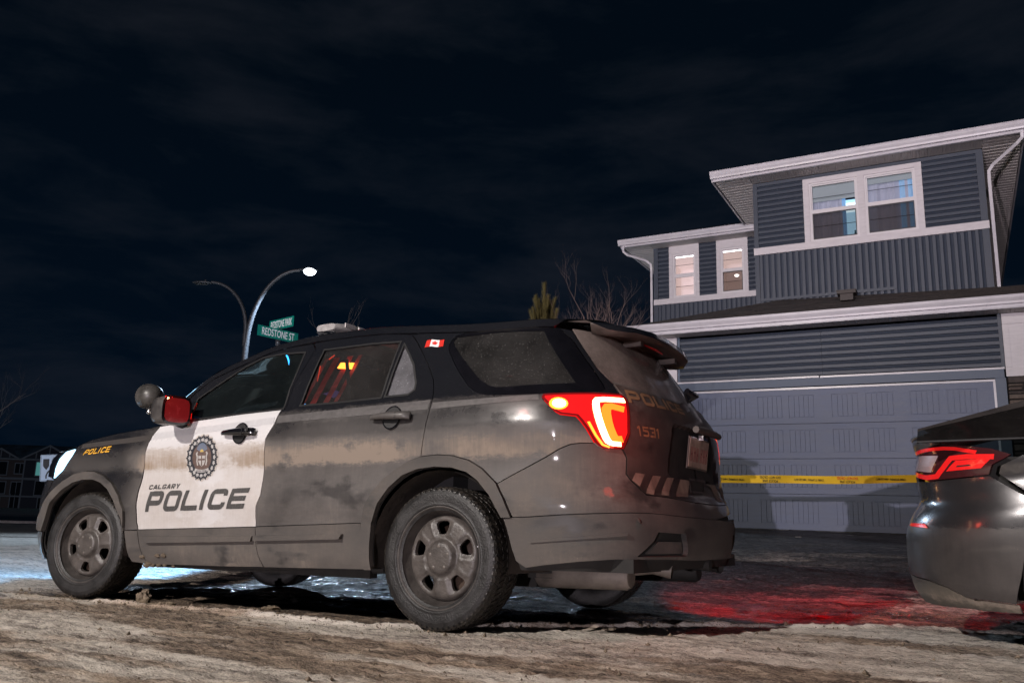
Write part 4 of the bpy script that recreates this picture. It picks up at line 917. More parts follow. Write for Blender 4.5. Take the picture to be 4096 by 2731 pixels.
def ghz(x,y,full=True):
    a,b=road_uv(x,y); z=gbase(x,y)
    dist=np.hypot(x,y-2)
    fade=np.clip(1-(dist-14)/20,0,1)
    rough=fbm(a*1.6,b*5.0,3)-.5
    fine=fbm(a*9,b*22,11)-.5; grit=fbm(x*38,y*38,21,3)-.5
    h=rough*.016+fine*.026+grit*.020
    # lip of packed snow along the near wheels and the ruts under the car
    e=e_line(a)
    h+=.022*np.exp(-((b-e-.02)/.035)**2)*(.4+1.2*fbm(a*7,b*7,33))*(a<2.6)*(a>-3.2)
    under=sst(e-.0,e-.07,b)*sst(-1.3,-1.15,b)
    h-=.016*under
    # slush ridge behind the car
    # keep it level below the tyres
    for tx,ty in((0,.842),(2.86,.842),(0,-.842),(2.86,-.842)):
        q=np.exp(-(((a-tx)/.16)**2+((b-ty)/.15)**2)**2); h=h*(1-q)-.004*q
    return z+h*fade
def axis(c,span,fine,n0,grow,far):
    o=[0.];s=fine
    while o[-1]<span: o.append(o[-1]+s)
    while o[-1]<far: s*=grow; o.append(o[-1]+s)
    return o
px_=axis(0,4.2,.018,0,1.05,160); nx_=axis(0,4.2,.018,0,1.05,200)
X=np.array([-q for q in nx_[:0:-1]]+px_)
py_=[1.6]; st=.010
while py_[-1]<9: py_.append(py_[-1]+st); st=.010+.0018*(py_[-1]-1.6)
while py_[-1]<420: st*=1.04; py_.append(py_[-1]+st)
ny_=[]; q=1.6; st=.03
while q>-60: q-=st; st*=1.12; ny_.append(q)
Y=np.array(ny_[::-1]+py_)
GX,GY=np.meshgrid(X,Y,indexing='ij')
GZ=ghz(GX,GY)
def grid_mesh(name,GX,GY,GZ,attrs):
    nx,ny=GX.shape; me=bpy.data.meshes.new(name)
    me.vertices.add(nx*ny); me.vertices.foreach_set('co',np.stack([GX,GY,GZ],-1).reshape(-1).astype(np.float32))
    i=np.arange(nx*ny).reshape(nx,ny); q=np.stack([i[:-1,:-1],i[1:,:-1],i[1:,1:],i[:-1,1:]],-1).reshape(-1,4)
    me.loops.add(q.size); me.loops.foreach_set('vertex_index',q.reshape(-1).astype(np.int32))
    me.polygons.add(len(q)); me.polygons.foreach_set('loop_start',np.arange(0,q.size,4,dtype=np.int32)); me.polygons.foreach_set('loop_total',np.full(len(q),4,dtype=np.int32))
    me.polygons.foreach_set('use_smooth',[True]*len(q)); me.update(calc_edges=True)
    for k,v in attrs.items():
        a=me.attributes.new(k,'FLOAT','POINT'); a.data.foreach_set('value',v.reshape(-1).astype(np.float32))
    return me
A_,B_=road_uv(GX,GY)
U_=(GX-HO_.x)*HU.x+(GY-HO_.y)*HU.y; N_=-((GX-HO_.x)*HV.x+(GY-HO_.y)*HV.y)
wob=(fbm(A_*1.1,B_*2.2,51)-.5)
e_=e_line(A_)
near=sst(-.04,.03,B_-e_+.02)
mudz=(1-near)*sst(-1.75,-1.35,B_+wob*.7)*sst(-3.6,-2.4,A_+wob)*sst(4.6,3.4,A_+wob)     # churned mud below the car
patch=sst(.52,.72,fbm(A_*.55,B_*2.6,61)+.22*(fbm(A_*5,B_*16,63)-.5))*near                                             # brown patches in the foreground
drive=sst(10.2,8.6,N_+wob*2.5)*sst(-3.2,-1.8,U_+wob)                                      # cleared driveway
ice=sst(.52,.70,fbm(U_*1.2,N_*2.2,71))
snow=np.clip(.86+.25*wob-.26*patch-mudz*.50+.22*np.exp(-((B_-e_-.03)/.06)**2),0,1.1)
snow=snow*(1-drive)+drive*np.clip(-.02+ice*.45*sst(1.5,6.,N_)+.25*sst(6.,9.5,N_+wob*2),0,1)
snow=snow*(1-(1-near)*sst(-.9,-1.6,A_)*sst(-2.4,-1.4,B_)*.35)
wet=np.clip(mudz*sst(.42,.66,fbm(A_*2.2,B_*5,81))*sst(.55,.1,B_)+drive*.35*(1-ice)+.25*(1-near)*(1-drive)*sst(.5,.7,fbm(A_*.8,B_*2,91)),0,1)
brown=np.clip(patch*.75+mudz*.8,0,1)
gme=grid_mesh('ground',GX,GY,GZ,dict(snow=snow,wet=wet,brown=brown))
def ground_mat():
    m,nt,b,L=nodes('packed_dirty_snow_and_slush'); N=nt.nodes.new
    at=lambda n:(lambda a:(setattr(a,'attribute_name',n),a.outputs['Fac'])[1])(N('ShaderNodeAttribute'))
    g=N('ShaderNodeNewGeometry')
    mp=N('ShaderNodeMapping'); mp.inputs['Rotation'].default_value=(0,0,math.radians(31.3)); mp.inputs['Scale'].default_value=(1,1,1); L(g.outputs['Position'],mp.inputs[0])
    def noise(sc_,st,d=8,ro=.65):
        q=N('ShaderNodeMapping'); q.inputs['Scale'].default_value=st; L(mp.outputs[0],q.inputs[0]); n=N('ShaderNodeTexNoise'); n.inputs['Scale'].default_value=sc_; n.inputs['Detail'].default_value=d; n.inputs['Roughness'].default_value=ro; L(q.outputs[0],n.inputs['Vector']); return n.outputs[0]
    n1=noise(2.2,(.42,2.4,1)); n2=noise(11,(.38,2.6,1),10,.78); n3=noise(90,(1,1.6,1),4,.7); n4=noise(.7,(.5,1.8,1),3); n5=noise(210,(1,1,1),2)
    def mth(op,a,c,clamp=False):
        q=N('ShaderNodeMath'); q.operation=op; q.use_clamp=clamp
        for i,v in enumerate((a,c)):
            if isinstance(v,(int,float)): q.inputs[i].default_value=v
            else: L(v,q.inputs[i])
        return q.outputs[0]
    v=mth('ADD',mth('MULTIPLY',mth('SUBTRACT',n1,.5),1.0),mth('MULTIPLY',mth('SUBTRACT',n2,.5),3.1)); v=mth('ADD',v,mth('MULTIPLY',mth('SUBTRACT',n3,.5),1.3))
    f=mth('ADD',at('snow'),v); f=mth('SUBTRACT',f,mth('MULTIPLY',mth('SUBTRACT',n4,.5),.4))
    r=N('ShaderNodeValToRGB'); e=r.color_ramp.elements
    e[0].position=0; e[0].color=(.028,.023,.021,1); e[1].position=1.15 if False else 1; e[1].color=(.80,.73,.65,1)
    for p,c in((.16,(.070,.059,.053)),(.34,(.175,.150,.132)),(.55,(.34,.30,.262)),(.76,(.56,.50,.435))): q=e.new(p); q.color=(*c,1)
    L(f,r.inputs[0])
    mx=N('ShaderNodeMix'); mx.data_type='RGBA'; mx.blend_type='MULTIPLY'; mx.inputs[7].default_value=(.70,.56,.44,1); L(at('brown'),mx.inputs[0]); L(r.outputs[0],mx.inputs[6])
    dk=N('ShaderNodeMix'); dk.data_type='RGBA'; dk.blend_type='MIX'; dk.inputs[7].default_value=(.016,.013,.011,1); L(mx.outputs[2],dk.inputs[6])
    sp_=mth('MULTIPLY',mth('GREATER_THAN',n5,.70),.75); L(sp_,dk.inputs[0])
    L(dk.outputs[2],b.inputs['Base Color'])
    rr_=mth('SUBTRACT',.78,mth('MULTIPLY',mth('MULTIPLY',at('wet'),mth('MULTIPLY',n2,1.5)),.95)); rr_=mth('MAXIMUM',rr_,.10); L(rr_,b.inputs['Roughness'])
    bp=N('ShaderNodeBump'); bp.inputs['Strength'].default_value=.9; bp.inputs['Distance'].default_value=.02; hh=mth('ADD',mth('ADD',n2,mth('MULTIPLY',n3,.55)),mth('MULTIPLY',n5,.12)); L(hh,bp.inputs['Height']); L(bp.outputs[0],b.inputs['Normal'])
    return m
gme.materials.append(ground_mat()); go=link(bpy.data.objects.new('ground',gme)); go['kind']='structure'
def gz(x,y): return float(ghz(np.array([x]),np.array([y]))[0])
def gzb(x,y): return float(gbase(np.array([x],dtype=float),np.array([y],dtype=float))[0])
def carpt(a,b_,z=0): return MC@Vector((a,b_,z))
# clods of mud and ice
m_clod=M_('frozen_mud_clod',(.20,.155,.11),.9,var=.45,vs=20,bump=.8,bs=70)
m_icec=M_('grey_ice_chunk',(.42,.40,.38),.45,var=.3,vs=30,bump=.5,bs=60)
def clod(P,r,sx=1,sy=1,sz=1,seed=0,mat=None,name='mud_clod',par=None,sub=3):
    R_=random.Random(seed); bm=bmesh.new(); bmesh.ops.create_icosphere(bm,subdivisions=sub,radius=1)
    o3=[Vector((R_.random()*9,R_.random()*9,R_.random()*9)) for _ in range(3)]
    from mathutils import noise as mn
    for v in bm.verts:
        d=1+.55*mn.noise(v.co*1.3+o3[0])+.35*mn.noise(v.co*3+o3[1])+.16*mn.noise(v.co*7+o3[2]); v.co=Vector((v.co.x*sx*d,v.co.y*sy*d,max(-.35,v.co.z)*sz*d))*r
    me=bpy.data.meshes.new(name); bm.to_mesh(me); bm.free(); me.materials.append(mat or m_clod)
    for p in me.polygons: p.use_smooth=False
    o=link(bpy.data.objects.new(name,me),par); o.location=P; return o
c0=carpt(2.38,.83); o=clod((c0.x,c0.y,gz(c0.x,c0.y)+.028),.048,1.0,.8,1.25,3); tag(o,'jagged brown mud clod standing behind the front wheel','mud clod','mud clods fallen from the police car')
for k,(a,b_,r,lab) in enumerate(((2.22,.86,.030,'flat mud clod lying beside the jagged one by the front wheel'),(2.05,.87,.026,'smallest mud clod in the line under the front door'),(2.13,.84,.034,'low lumpy mud clod under the front door'),(1.45,.62,.030,'mud clod under the middle of the police car'))):
    p=carpt(a,b_); o=clod((p.x,p.y,gz(p.x,p.y)+.006),r,1.5,1,.6,11+k); tag(o,lab,'mud clod','mud clods fallen from the police car')
# loose crumbs strewn over the road: beyond counting
b=MB(); R_=random.Random(4)
for k in range(2600):
    if k<1500: a=R_.uniform(-3.2,4.2); bb=R_.uniform(-.3,3.0)
    elif k<2100: a=R_.uniform(-.2,3.6); bb=R_.gauss(1.0,.035)
    else: a=R_.uniform(-1.6,.2); bb=.985-.85*(.35-a)+R_.gauss(0,.06)
    p=carpt(a,bb); 
    if p.y<1.7: continue
    r=R_.uniform(.0025,.006)*(1 if R_.random()<.93 else 2.4); z=gbase(np.array([p.x]),np.array([p.y]))[0]+ (ghz(np.array([p.x]),np.array([p.y]))[0]-gbase(np.array([p.x]),np.array([p.y]))[0]) if k%1==0 else 0
    q=[Vector((R_.uniform(.6,1.4),0,0)) for _ in range(6)]
    V=[Vector((r*q[0].x,0,0)),Vector((0,r*q[1].x,0)),Vector((-r*q[2].x,0,0)),Vector((0,-r*q[3].x,0)),Vector((0,0,r*q[4].x)),Vector((0,0,-r*.6))]
    V=[v+Vector((p.x,p.y,z+r*.3)) for v in V]; i=len(b.v); b.v+=[tuple(v) for v in V]
    for f in((0,1,4),(1,2,4),(2,3,4),(3,0,4),(1,0,5),(2,1,5),(3,2,5),(0,3,5)): b.f.append(tuple(i+j for j in f)); b.sm.append(False)
o=b.build('slush_crumbs',m_clod); tag(o,'small crumbs of frozen slush scattered over the road','slush crumbs',kind='stuff')

# ---------------------------------------------------------------- house
MH=Matrix(((HU.x,HV.x,0,HO_.x),(HU.y,HV.y,0,HO_.y),(0,0,1,HO_.z),(0,0,0,1)))
house=empty('house',M=MH); tag(house,'two-storey house with dark blue siding, white trim and a wide double garage','house')
m_sid=M_('slate_blue_vinyl_siding',(.042,.054,.078),.5,var=.10,vs=6,bump=.10,bs=120,stretch=(1,1,6))
m_wht=M_('white_painted_trim',(.58,.555,.58),.5,var=.09,vs=5,bump=.12,bs=70,stretch=(1,1,5))
m_gut=M_('white_metal_gutter',(.56,.545,.585),.3,var=.08,vs=3)
m_sof=M_('grey_beige_vented_soffit',(.52,.49,.48),.6,var=.08,vs=40)
m_door=M_('blue_grey_garage_door',(.088,.112,.185),.48,var=.14,vs=2.2,bump=.15,bs=90,stretch=(1,1,7))
m_frm=M_('dark_blue_door_trim',(.070,.098,.150),.5,var=.1,vs=8,bump=.15,bs=80,stretch=(1,1,6))
m_shg=M_('dark_brown_shingles',(.030,.024,.022),.85,var=.55,vs=26,bump=.4,bs=60,stretch=(1,3,1))
m_wall=M_('wall_sheathing',(.05,.06,.08),.8)
m_vin=M_('white_vinyl_sash',(.66,.64,.66),.35)
m_mesh=M_('dark_screen_frame',(.05,.05,.055),.5)
m_grid=M_('window_grille_bar',(.045,.045,.05),.5)
hb=lambda name,x0,x1,y0,y1,z0,z1,mat,par=None:MB().box(x0,x1,y0,y1,z0,z1).build(name,mat,par or house)
# walls behind the cladding
hb('wall',-1.05,6.1,.16,.30,-.5,3.42,m_wall); hb('wall',-1.05,-.9,.30,5.05,-.5,3.42,m_wall)
hb('wall',.90,5.08,2.05,2.2,3.5,5.60,m_wall); hb('wall',.90,1.95,2.05,2.2,5.60,7.03,m_wall); hb('wall',3.99,5.08,2.05,2.2,5.60,7.03,m_wall); hb('wall',1.95,3.99,2.05,2.2,6.88,7.03,m_wall); hb('wall',1.5,4.5,3.2,3.25,5,7.03,m_wall); hb('wall',.90,.98,2.2,5.3,3.5,7.03,m_wall); hb('wall',5.0,5.08,2.2,14,-.5,7.03,m_sid)
hb('wall',-2.30,1.0,5.10,5.2,-.5,5.55,m_wall); hb('wall',-2.30,1.0,5.10,5.2,6.78,6.93,m_wall); hb('wall',-2.30,-1.88,5.10,5.2,5.55,6.78,m_wall); hb('wall',-1.16,-.66,5.10,5.2,5.55,6.78,m_wall); hb('wall',.05,1.0,5.10,5.2,5.55,6.78,m_wall); hb('wall',-2.30,-2.2,5.3,14,-.5,6.93,m_sid); hb('wall',-2.3,5.08,13.9,14,-.5,6.93,m_sid)
_me={}
def course(L,horizontal=True,h=.1150):
    key=(round(L,3),horizontal)
    if key not in _me:
        b=MB()
        P=[(0,0),(-.038,.001),(-.042,.005),(-.041,h*.50),(-.022,h*.62),(-.010,h*.80),(-.003,h*.97),(-.001,h+.002),(0,h)]   # (out, up): flat face below, cove above
        if horizontal: a=[(0,o,u) for o,u in P]; c=[(L,o,u) for o,u in P]
        else: a=[(u,o,0) for o,u in P]; c=[(u,o,L) for o,u in P]
        for i in range(len(P)-1): b.poly([a[i],c[i],c[i+1],a[i+1]])
        b.poly(a); b.poly(c[::-1]); _me[key]=b.mesh('siding_board',m_sid)
    return _me[key]
def put(name,me,loc,par=None): o=link(bpy.data.objects.new(name,me),par or house); o.location=loc; return o
def siding(u0,u1,y,z0,z1,h=.1150,name='siding_board'):
    z=z1
    while z>z0+.02:
        z-=h
        put(name,course(u1-u0,True,h),(u0,y,max(z,z0-.04)))
def vsiding(u0,u1,y,z0,z1,h=.118):
    n=int(round((u1-u0)/h)); hh=(u1-u0)/n
    for k in range(n): put('vertical_siding_board',course(z1-z0,False),(u0+k*hh,y,z0)).scale=(hh/.115,1,1)
siding(-.13,2.36,.035,2.60,3.40); siding(2.364,5.0,.035,2.60,3.40)
hb('corner_trim',-.175,-.13,-.014,.06,2.575,3.425,m_frm); hb('corner_trim',5.0,5.05,-.014,.06,2.575,3.425,m_sid)
hb('drip_cap',-.19,2.3,-.022,.03,2.555,2.585,m_gut); hb('drip_cap',2.32,5.04,-.020,.03,2.550,2.580,m_gut)
hb('door_head_trim',-.17,5.03,-.012,.06,2.415,2.553,m_frm); hb('door_jamb_trim',-.17,-.02,-.012,.06,-.05,2.413,m_frm); hb('door_jamb_trim',4.90,5.045,-.012,.06,-.05,2.413,m_frm)
hb('door_stop',-.018,4.898,.0,.05,2.365,2.398,m_gut); hb('door_stop',4.868,4.90,.002,.05,-.02,2.363,m_gut); hb('door_stop',-.02,.012,.002,.05,-.02,2.363,m_gut)
# garage door: four sections, each with eight pressed panels
gd=empty('garage_door',parent=house); gd['label']='wide blue grey sectional garage door'
cols=[(.10,.49),(.66,1.05),(1.29,1.68),(1.83,2.22),(2.51,2.90),(3.05,3.44),(3.72,4.11),(4.26,4.65)]
cols=[(.12,.51),(.635,1.025),(1.275,1.665),(1.80,2.19),(2.50,2.89),(3.035,3.425),(3.70,4.09),(4.235,4.625)]
colsimg=None
H_=.5925
def groove_section():
    b=MB(); gw=.016; gd_=.012
    xs=[0.0]; 
    b.box(0,4.87,.022,.05,.003,H_-.003)
    # face plate at y=.010 cut by grooves: build as strips
    z0,z1=.115,.475
    b.box(0,4.87,.003,.0215,.004,z0-gw,None); b.box(0,4.87,.003,.0215,z1+gw,H_-.004)
    b.box(0,4.87,.0085,.0215,H_*.5-.0,H_*.5,None) if False else None
    px=0
    for (a,c) in cols:
        b.box(px,a-gw,.003,.0215,z0-gw+.0005,z1+gw-.0005); px=c+gw
        n=5; wv=(c-a)/n
        for k in range(n):
            b.box(a+k*wv+(.004 if k else 0),a+(k+1)*wv-(.004 if k<n-1 else 0),.003,.0215,z0,z1)
    b.box(px,4.87,.003,.0215,z0-gw+.0005,z1+gw-.0005)
    return b.mesh('door_section',m_door)
gs=groove_section()
for k in range(4): o=link(bpy.data.objects.new('door_section',gs),gd); o.location=(0,.0,k*H_-.005)
hb('bottom_seal',0,4.87,.012,.045,-.03,-.006,m_rub,gd)
# piers
def pier(u0,u1,full=True):
    hb('pier_core',u0+.02,u1-.0,.0,.15,2.43,3.42,m_wht)
    hb('pier_board',u0,u1,-.022,.0,3.26,3.425,m_wht); hb('pier_board',u0,u1,-.022,.0,2.43,2.57,m_wht)
    hb('pier_board',u0,u0+.085,-.020,.0,2.573,3.257,m_wht); hb('pier_board',u1-.085,u1,-.020,.0,2.573,3.257,m_wht)
    hb('pier_footing',u0+.02,u1,-.02,.15,-.4,2.43,m_dark)
    R_=random.Random(int(u0*10)); z=2.425; 
    while z>-.3:
        h=R_.choice((.05,.065,.085,.11)); u=u0
        while u<u1-.02:
            L=min(R_.uniform(.16,.42),u1-u); d=R_.uniform(.045,.085)
            b=MB(); g=.005; x0,x1,za,zb=u+g,u+L-g,z-h+g,z-g; j=lambda q:R_.uniform(-q,q)
            if x1-x0>.03:
                F=[(x0,-.02,za),(x1,-.02,za),(x1,-.02,zb),(x0,-.02,zb)]; T_=[(x0+.012+j(.005),-d+j(.012),za+.008),(x1-.012+j(.005),-d+j(.012),za+.010),(x1-.012,-d+j(.012),zb-.009),(x0+.012,-d+j(.012),zb-.008)]
                b.poly(T_)
                for i in range(4): b.poly([F[i],F[(i+1)%4],T_[(i+1)%4],T_[i]])
                b.build('stone',m_st[R_.randrange(3)],house)
            u+=L
        z-=h
m_st=[M_('ledge_stone',c,.8,var=.35,vs=14,bump=.7,bs=40) for c in((.085,.062,.052),(.12,.092,.075),(.058,.046,.042))]
pier(5.055,6.0); pier(-1.05,-.185)
# house number on the left pier: the lower end of a 4 shows under the spoiler
def textmesh(name,txt,size,mat,par,M,ext=.004,sx=1,bold=0,align='CENTER'):
    c=bpy.data.curves.new(name,'FONT'); c.body=txt; c.size=size; c.align_x=align; c.align_y='CENTER'; c.extrude=ext; c.offset=bold; c.resolution_u=3
    o=bpy.data.objects.new(name,c); COL.objects.link(o); dg=bpy.context.evaluated_depsgraph_get(); me=bpy.data.meshes.new_from_object(o.evaluated_get(dg)); bpy.data.objects.remove(o); bpy.data.curves.remove(c)
    me.transform(Matrix.Diagonal((sx,1,1,1))); me.transform(M); me.materials.clear(); me.materials.append(mat); me.name=name
    return link(bpy.data.objects.new(name,me),par)
FACE=Matrix.Rotation(PI/2,4,'X')     # text upright, facing -y
textmesh('number','4',.17,M_('dark_metal_number',(.09,.09,.09),.4,metal=.6),house,Matrix.Translation((-.62,-.03,2.86))@FACE,.006)
# eaves: soffit slats, gutter, fascia
_sl={}
def slat(w,l,axis_='x'):   # one pressed soffit panel, seen from below
    k=(round(w,3),round(l,3),axis_)
    if k not in _sl:
        b=MB(); P=[(0,.004),(.006,-.006),(.012,0),(w*.33,0),(w*.36,.005),(w*.39,0),(w*.66,0),(w*.69,.005),(w*.72,0),(w,0)]
        for i in range(len(P)-1):
            (a,za),(c,zc)=P[i],P[i+1]
            b.poly([(a,0,za),(a,l,za),(c,l,zc),(c,0,zc)] if axis_=='x' else [(0,a,za),(0,c,zc),(l,c,zc),(l,a,za)])
        _sl[k]=b.mesh('soffit_panel',m_sof)
    return _sl[k]
def soffit(u0,u1,y0,y1,z,axis_='x',w=.30):
    if axis_=='x':
        n=max(1,round((u1-u0)/w)); ww=(u1-u0)/n
        for k in range(n): put('soffit_panel',slat(ww,y1-y0,'x'),(u0+k*ww,y0,z))
    else:
        n=max(1,round((y1-y0)/w)); ww=(y1-y0)/n
        for k in range(n): put('soffit_panel',slat(ww,u1-u0,'y'),(u0,y0+k*ww,z))
def gutter(pts_u,y,z0,z1,name='gutter'):
    # K-style profile, running along u; y = outer face
    u0,u1=pts_u; h=z1-z0
    P=[(y+.12,z0),(y+.045,z0),(y+.038,z0+h*.25),(y+.010,z0+h*.55),(y,z0+h*.70),(y,z1-.012),(y-.010,z1-.010),(y-.010,z1),(y+.012,z1),(y+.012,z0+h*.72),(y+.12,z0+.02)]
    b=MB(); a=[(u0,p,q) for p,q in P]; c=[(u1,p,q) for p,q in P]
    for i in range(len(P)-1): b.poly([a[i],c[i],c[i+1],a[i+1]])
    b.poly([(u0,y+.12,z0),(u0,y,z0+h*.6),(u0,y,z1),(u0,y+.12,z1)]); b.poly([(u1,y+.12,z0),(u1,y,z0+h*.6),(u1,y,z1),(u1,y+.12,z1)])
    return b.build(name,m_gut,house)
# garage eave
gutter((-1.16,6.9),-.56,3.475,3.60); hb('fascia',-1.10,6.9,-.45,-.43,3.425,3.58,m_gut); hb('soffit_channel',-1.05,6.9,-.43,-.405,3.418,3.428,m_gut)
soffit(-1.03,6.9,-.405,-.002,3.432,'x',.115*1.5)
for u in(-.62,5.42):
    b=MB(); b.lathe([(.030,.012),(.055,.010),(.060,.002),(.078,.0),(.080,.006)],24,Matrix.Translation((u,-.22,3.425))@Matrix.Rotation(PI,4,'X')); b.build('pot_light',m_gut,house)
    b=MB(); b.poly([(u+.034*math.cos(k*PI/8),-.22+.034*math.sin(k*PI/8),3.416) for k in range(16)]); b.build('pot_light_lens',M_('unlit_lens',(.62,.6,.6),.3) if 'unlit_lens' not in bpy.data.materials else bpy.data.materials['unlit_lens'],house)
# garage roof: rows of shingles on a hip
def roof_plane(P00,P10,P11,P01,rows,name='shingle_row'):
    # P00,P10 along the eave, P01,P11 along the top
    P00,P10,P11,P01=map(Vector,(P00,P10,P11,P01)); n=(P10-P00).cross(P01-P00).normalized(); n=n if n.z>0 else -n
    R_=random.Random(9)
    for r in range(rows):
        a0=P00.lerp(P01,r/rows);a1=P10.lerp(P11,r/rows);c0=P00.lerp(P01,(r+1)/rows);c1=P10.lerp(P11,(r+1)/rows)
        b=MB(); L=(a1-a0).length; m=max(1,int(L/.20)); o=R_.random()
        for k in range(m):
            u0,u1=k/m,(k+1)/m; j=R_.uniform(.006,.013)
            p=a0.lerp(a1,u0);q=a0.lerp(a1,u1);s_=c0.lerp(c1,u1);t_=c0.lerp(c1,u0)
            if (q-p).length<.02: continue
            b.poly([p+n*j,q+n*j,s_+n*.001,t_+n*.001]); b.poly([p,q,q+n*j,p+n*j])
        if b.v: b.build(name,m_shg,house)
E0=3.585; sl_=.36
roof_plane((-1.12,-.52,E0),(6.9,-.52,E0),(5.9,2.0,E0+.36*2.1),(1.35,2.0,E0+.90),17)
roof_plane((-1.12,-.52,E0),(-1.12,5.05,E0),(1.35,5.05,E0+.90),(1.35,2.0,E0+.90),17,'shingle_row')
hb('roof_deck',-1.1,6.9,-.5,2.0,E0-.03,E0-.004,m_wall)
vt=MB(); vt.box(-.16,.16,-.14,.14,.10,.16); vt.box(-.11,.11,-.10,.10,-.02,.10); vt.box(-.17,.17,-.15,.15,.155,.165)
v_=vt.build('roof_vent',M_('brown_roof_vent',(.045,.035,.032),.6),house); v_.location=(2.72,.95,E0+.36*1.47-.01)
hb('roof_flashing',.98,3.5,1.935,2.0,4.475,4.53,m_sid); 
# upper bay
hb('corner_board',.885,.975,1.948,2.05,4.2,5.46,m_sid); hb('corner_board',.885,.975,1.948,2.05,5.61,6.985,m_sid); hb('corner_board',4.975,5.09,1.948,2.05,4.2,5.46,m_sid); hb('corner_board',4.975,5.09,1.948,2.05,5.61,6.985,m_sid)
hb('frieze_board',.89,5.08,1.965,2.03,6.955,7.025,m_sid)
hb('band_board',.875,5.10,1.925,2.03,5.46,5.608,m_wht)
siding(.977,1.885,1.998,5.61,6.955); siding(4.062,4.973,1.998,5.61,6.955)
vsiding(.977,4.973,1.998,4.25,5.458)
def window(u0,u1,z0,z1,y,lights,head=.10,side=.115,mull=.125,lit='curtain'):
    wdw=empty('window',parent=house)
    yo=y-.056
    hb('casing',u0,u1,yo,y+.02,z1-head,z1,m_wht,wdw); hb('casing',u0,u0+side,yo+.002,y+.02,z0,z1-head,m_wht,wdw); hb('casing',u1-side,u1,yo+.002,y+.02,z0,z1-head,m_wht,wdw)
    n=len(lights); iw=(u1-u0-2*side-mull*(n-1))/n
    for k in range(n):
        a=u0+side+k*(iw+mull); c=a+iw
        if k: hb('mullion',a-mull,a,yo+.003,y+.02,z0,z1-head,m_wht,wdw)
        t_=z1-head; mid=(z0+t_)/2+.01
        fr=.035
        b=MB()
        b.box(a,c,y-.03,y+.03,t_-fr,t_); b.box(a,c,y-.03,y+.03,z0,z0+fr*1.2); b.box(a,a+fr,y-.029,y+.03,z0+fr*1.2,t_-fr); b.box(c-fr,c,y-.029,y+.03,z0+fr*1.2,t_-fr)
        b.box(a+fr,c-fr,y-.015,y+.02,mid-.028,mid+.028)
        for(z_a,z_b,yy) in((mid+.028,t_-fr,y+.0),(z0+fr*1.2,mid-.028,y-.012)):
            b.box(a+fr,a+fr+.022,yy,yy+.03,z_a,z_b); b.box(c-fr-.022,c-fr,yy,yy+.03,z_a,z_b); b.box(a+fr+.022,c-fr-.022,yy,yy+.03,z_b-.022,z_b); b.box(a+fr+.022,c-fr-.022,yy,yy+.03,z_a,z_a+.022)
        b.build('sash_frame',m_vin,wdw)
        if lights[k].get('screen'):
            b=MB(); x0,x1,za,zb=a+fr+.012,c-fr-.012,z0+fr*1.2+.01,mid-.036
            b.box(x0,x1,y-.022,y-.014,zb-.018,zb); b.box(x0,x1,y-.022,y-.014,za,za+.018); b.box(x0,x0+.016,y-.022,y-.014,za+.018,zb-.018); b.box(x1-.016,x1,y-.022,y-.014,za+.018,zb-.018); b.build('screen_frame',m_mesh,wdw)
        for(z_a,z_b,yy) in((mid+.05,t_-fr-.022,y+.018),(z0+fr*1.2+.022,mid-.05,y+.006)):
            b=MB(); b.box(a+fr+.02,c-fr-.02,yy,yy+.004,z_a,z_b); b.build('pane',g_house if z_a>mid or not lights[k].get('screen') else g_scr,wdw)
            b=MB(); zz=(z_a+z_b)/2; b.box(a+fr+.02,c-fr-.02,yy+.006,yy+.012,zz-.005,zz+.005); b.build('grille_bar',m_grid,wdw)
        lights[k]['fn'](wdw,a+fr,c-fr,z0+fr,t_-fr,y)
    return wdw
g_house=glassmat('house_window_glass',(.95,.97,1),.95,.006); g_scr=glassmat('window_glass_behind_screen',(.62,.60,.60),.85,.03)
m_cur=M_('self_lit_grey_curtain',(.45,.44,.50),.8,emis=(.52,.52,.66),es=.24); m_cur2=M_('self_lit_blue_curtain',(.4,.5,.6),.8,emis=(.22,.50,.85),es=.40); m_bluwin=emit('bright_blue_window_light',(.45,.78,1),1.5); m_hot=emit('white_blue_window_light',(.72,.93,1),2.4)  # room light put into curtains and blinds as their own glow
m_shade=M_('self_lit_roller_shade',(.4,.42,.42),.8,emis=(.40,.46,.47),es=.24); m_room=M_('self_lit_warm_room_wall',(.6,.5,.48),.8,emis=(.80,.62,.58),es=.66,var=.04,vs=2); m_room2=M_('self_lit_dim_room_wall',(.5,.42,.4),.8,emis=(.80,.60,.53),es=.52); m_bulb=emit('ceiling_lamp_glow',(1,.97,.92),9)  # shade and room walls carry the room light as glow
def curtain(wd,a,c,z0,z1,y,mat,name='curtain',amp=.03):
    b=MB(); n=48; G=[]
    for i in range(n+1):
        u=i/n; o=amp*math.sin(u*17)+amp*.6*math.sin(u*31+1)+amp*.3*math.sin(u*53)
        G.append([(a+(c-a)*u,y+o,z0),(a+(c-a)*u,y+o*.8,z1)])
    b.grid(G); return b.build(name,mat,wd)
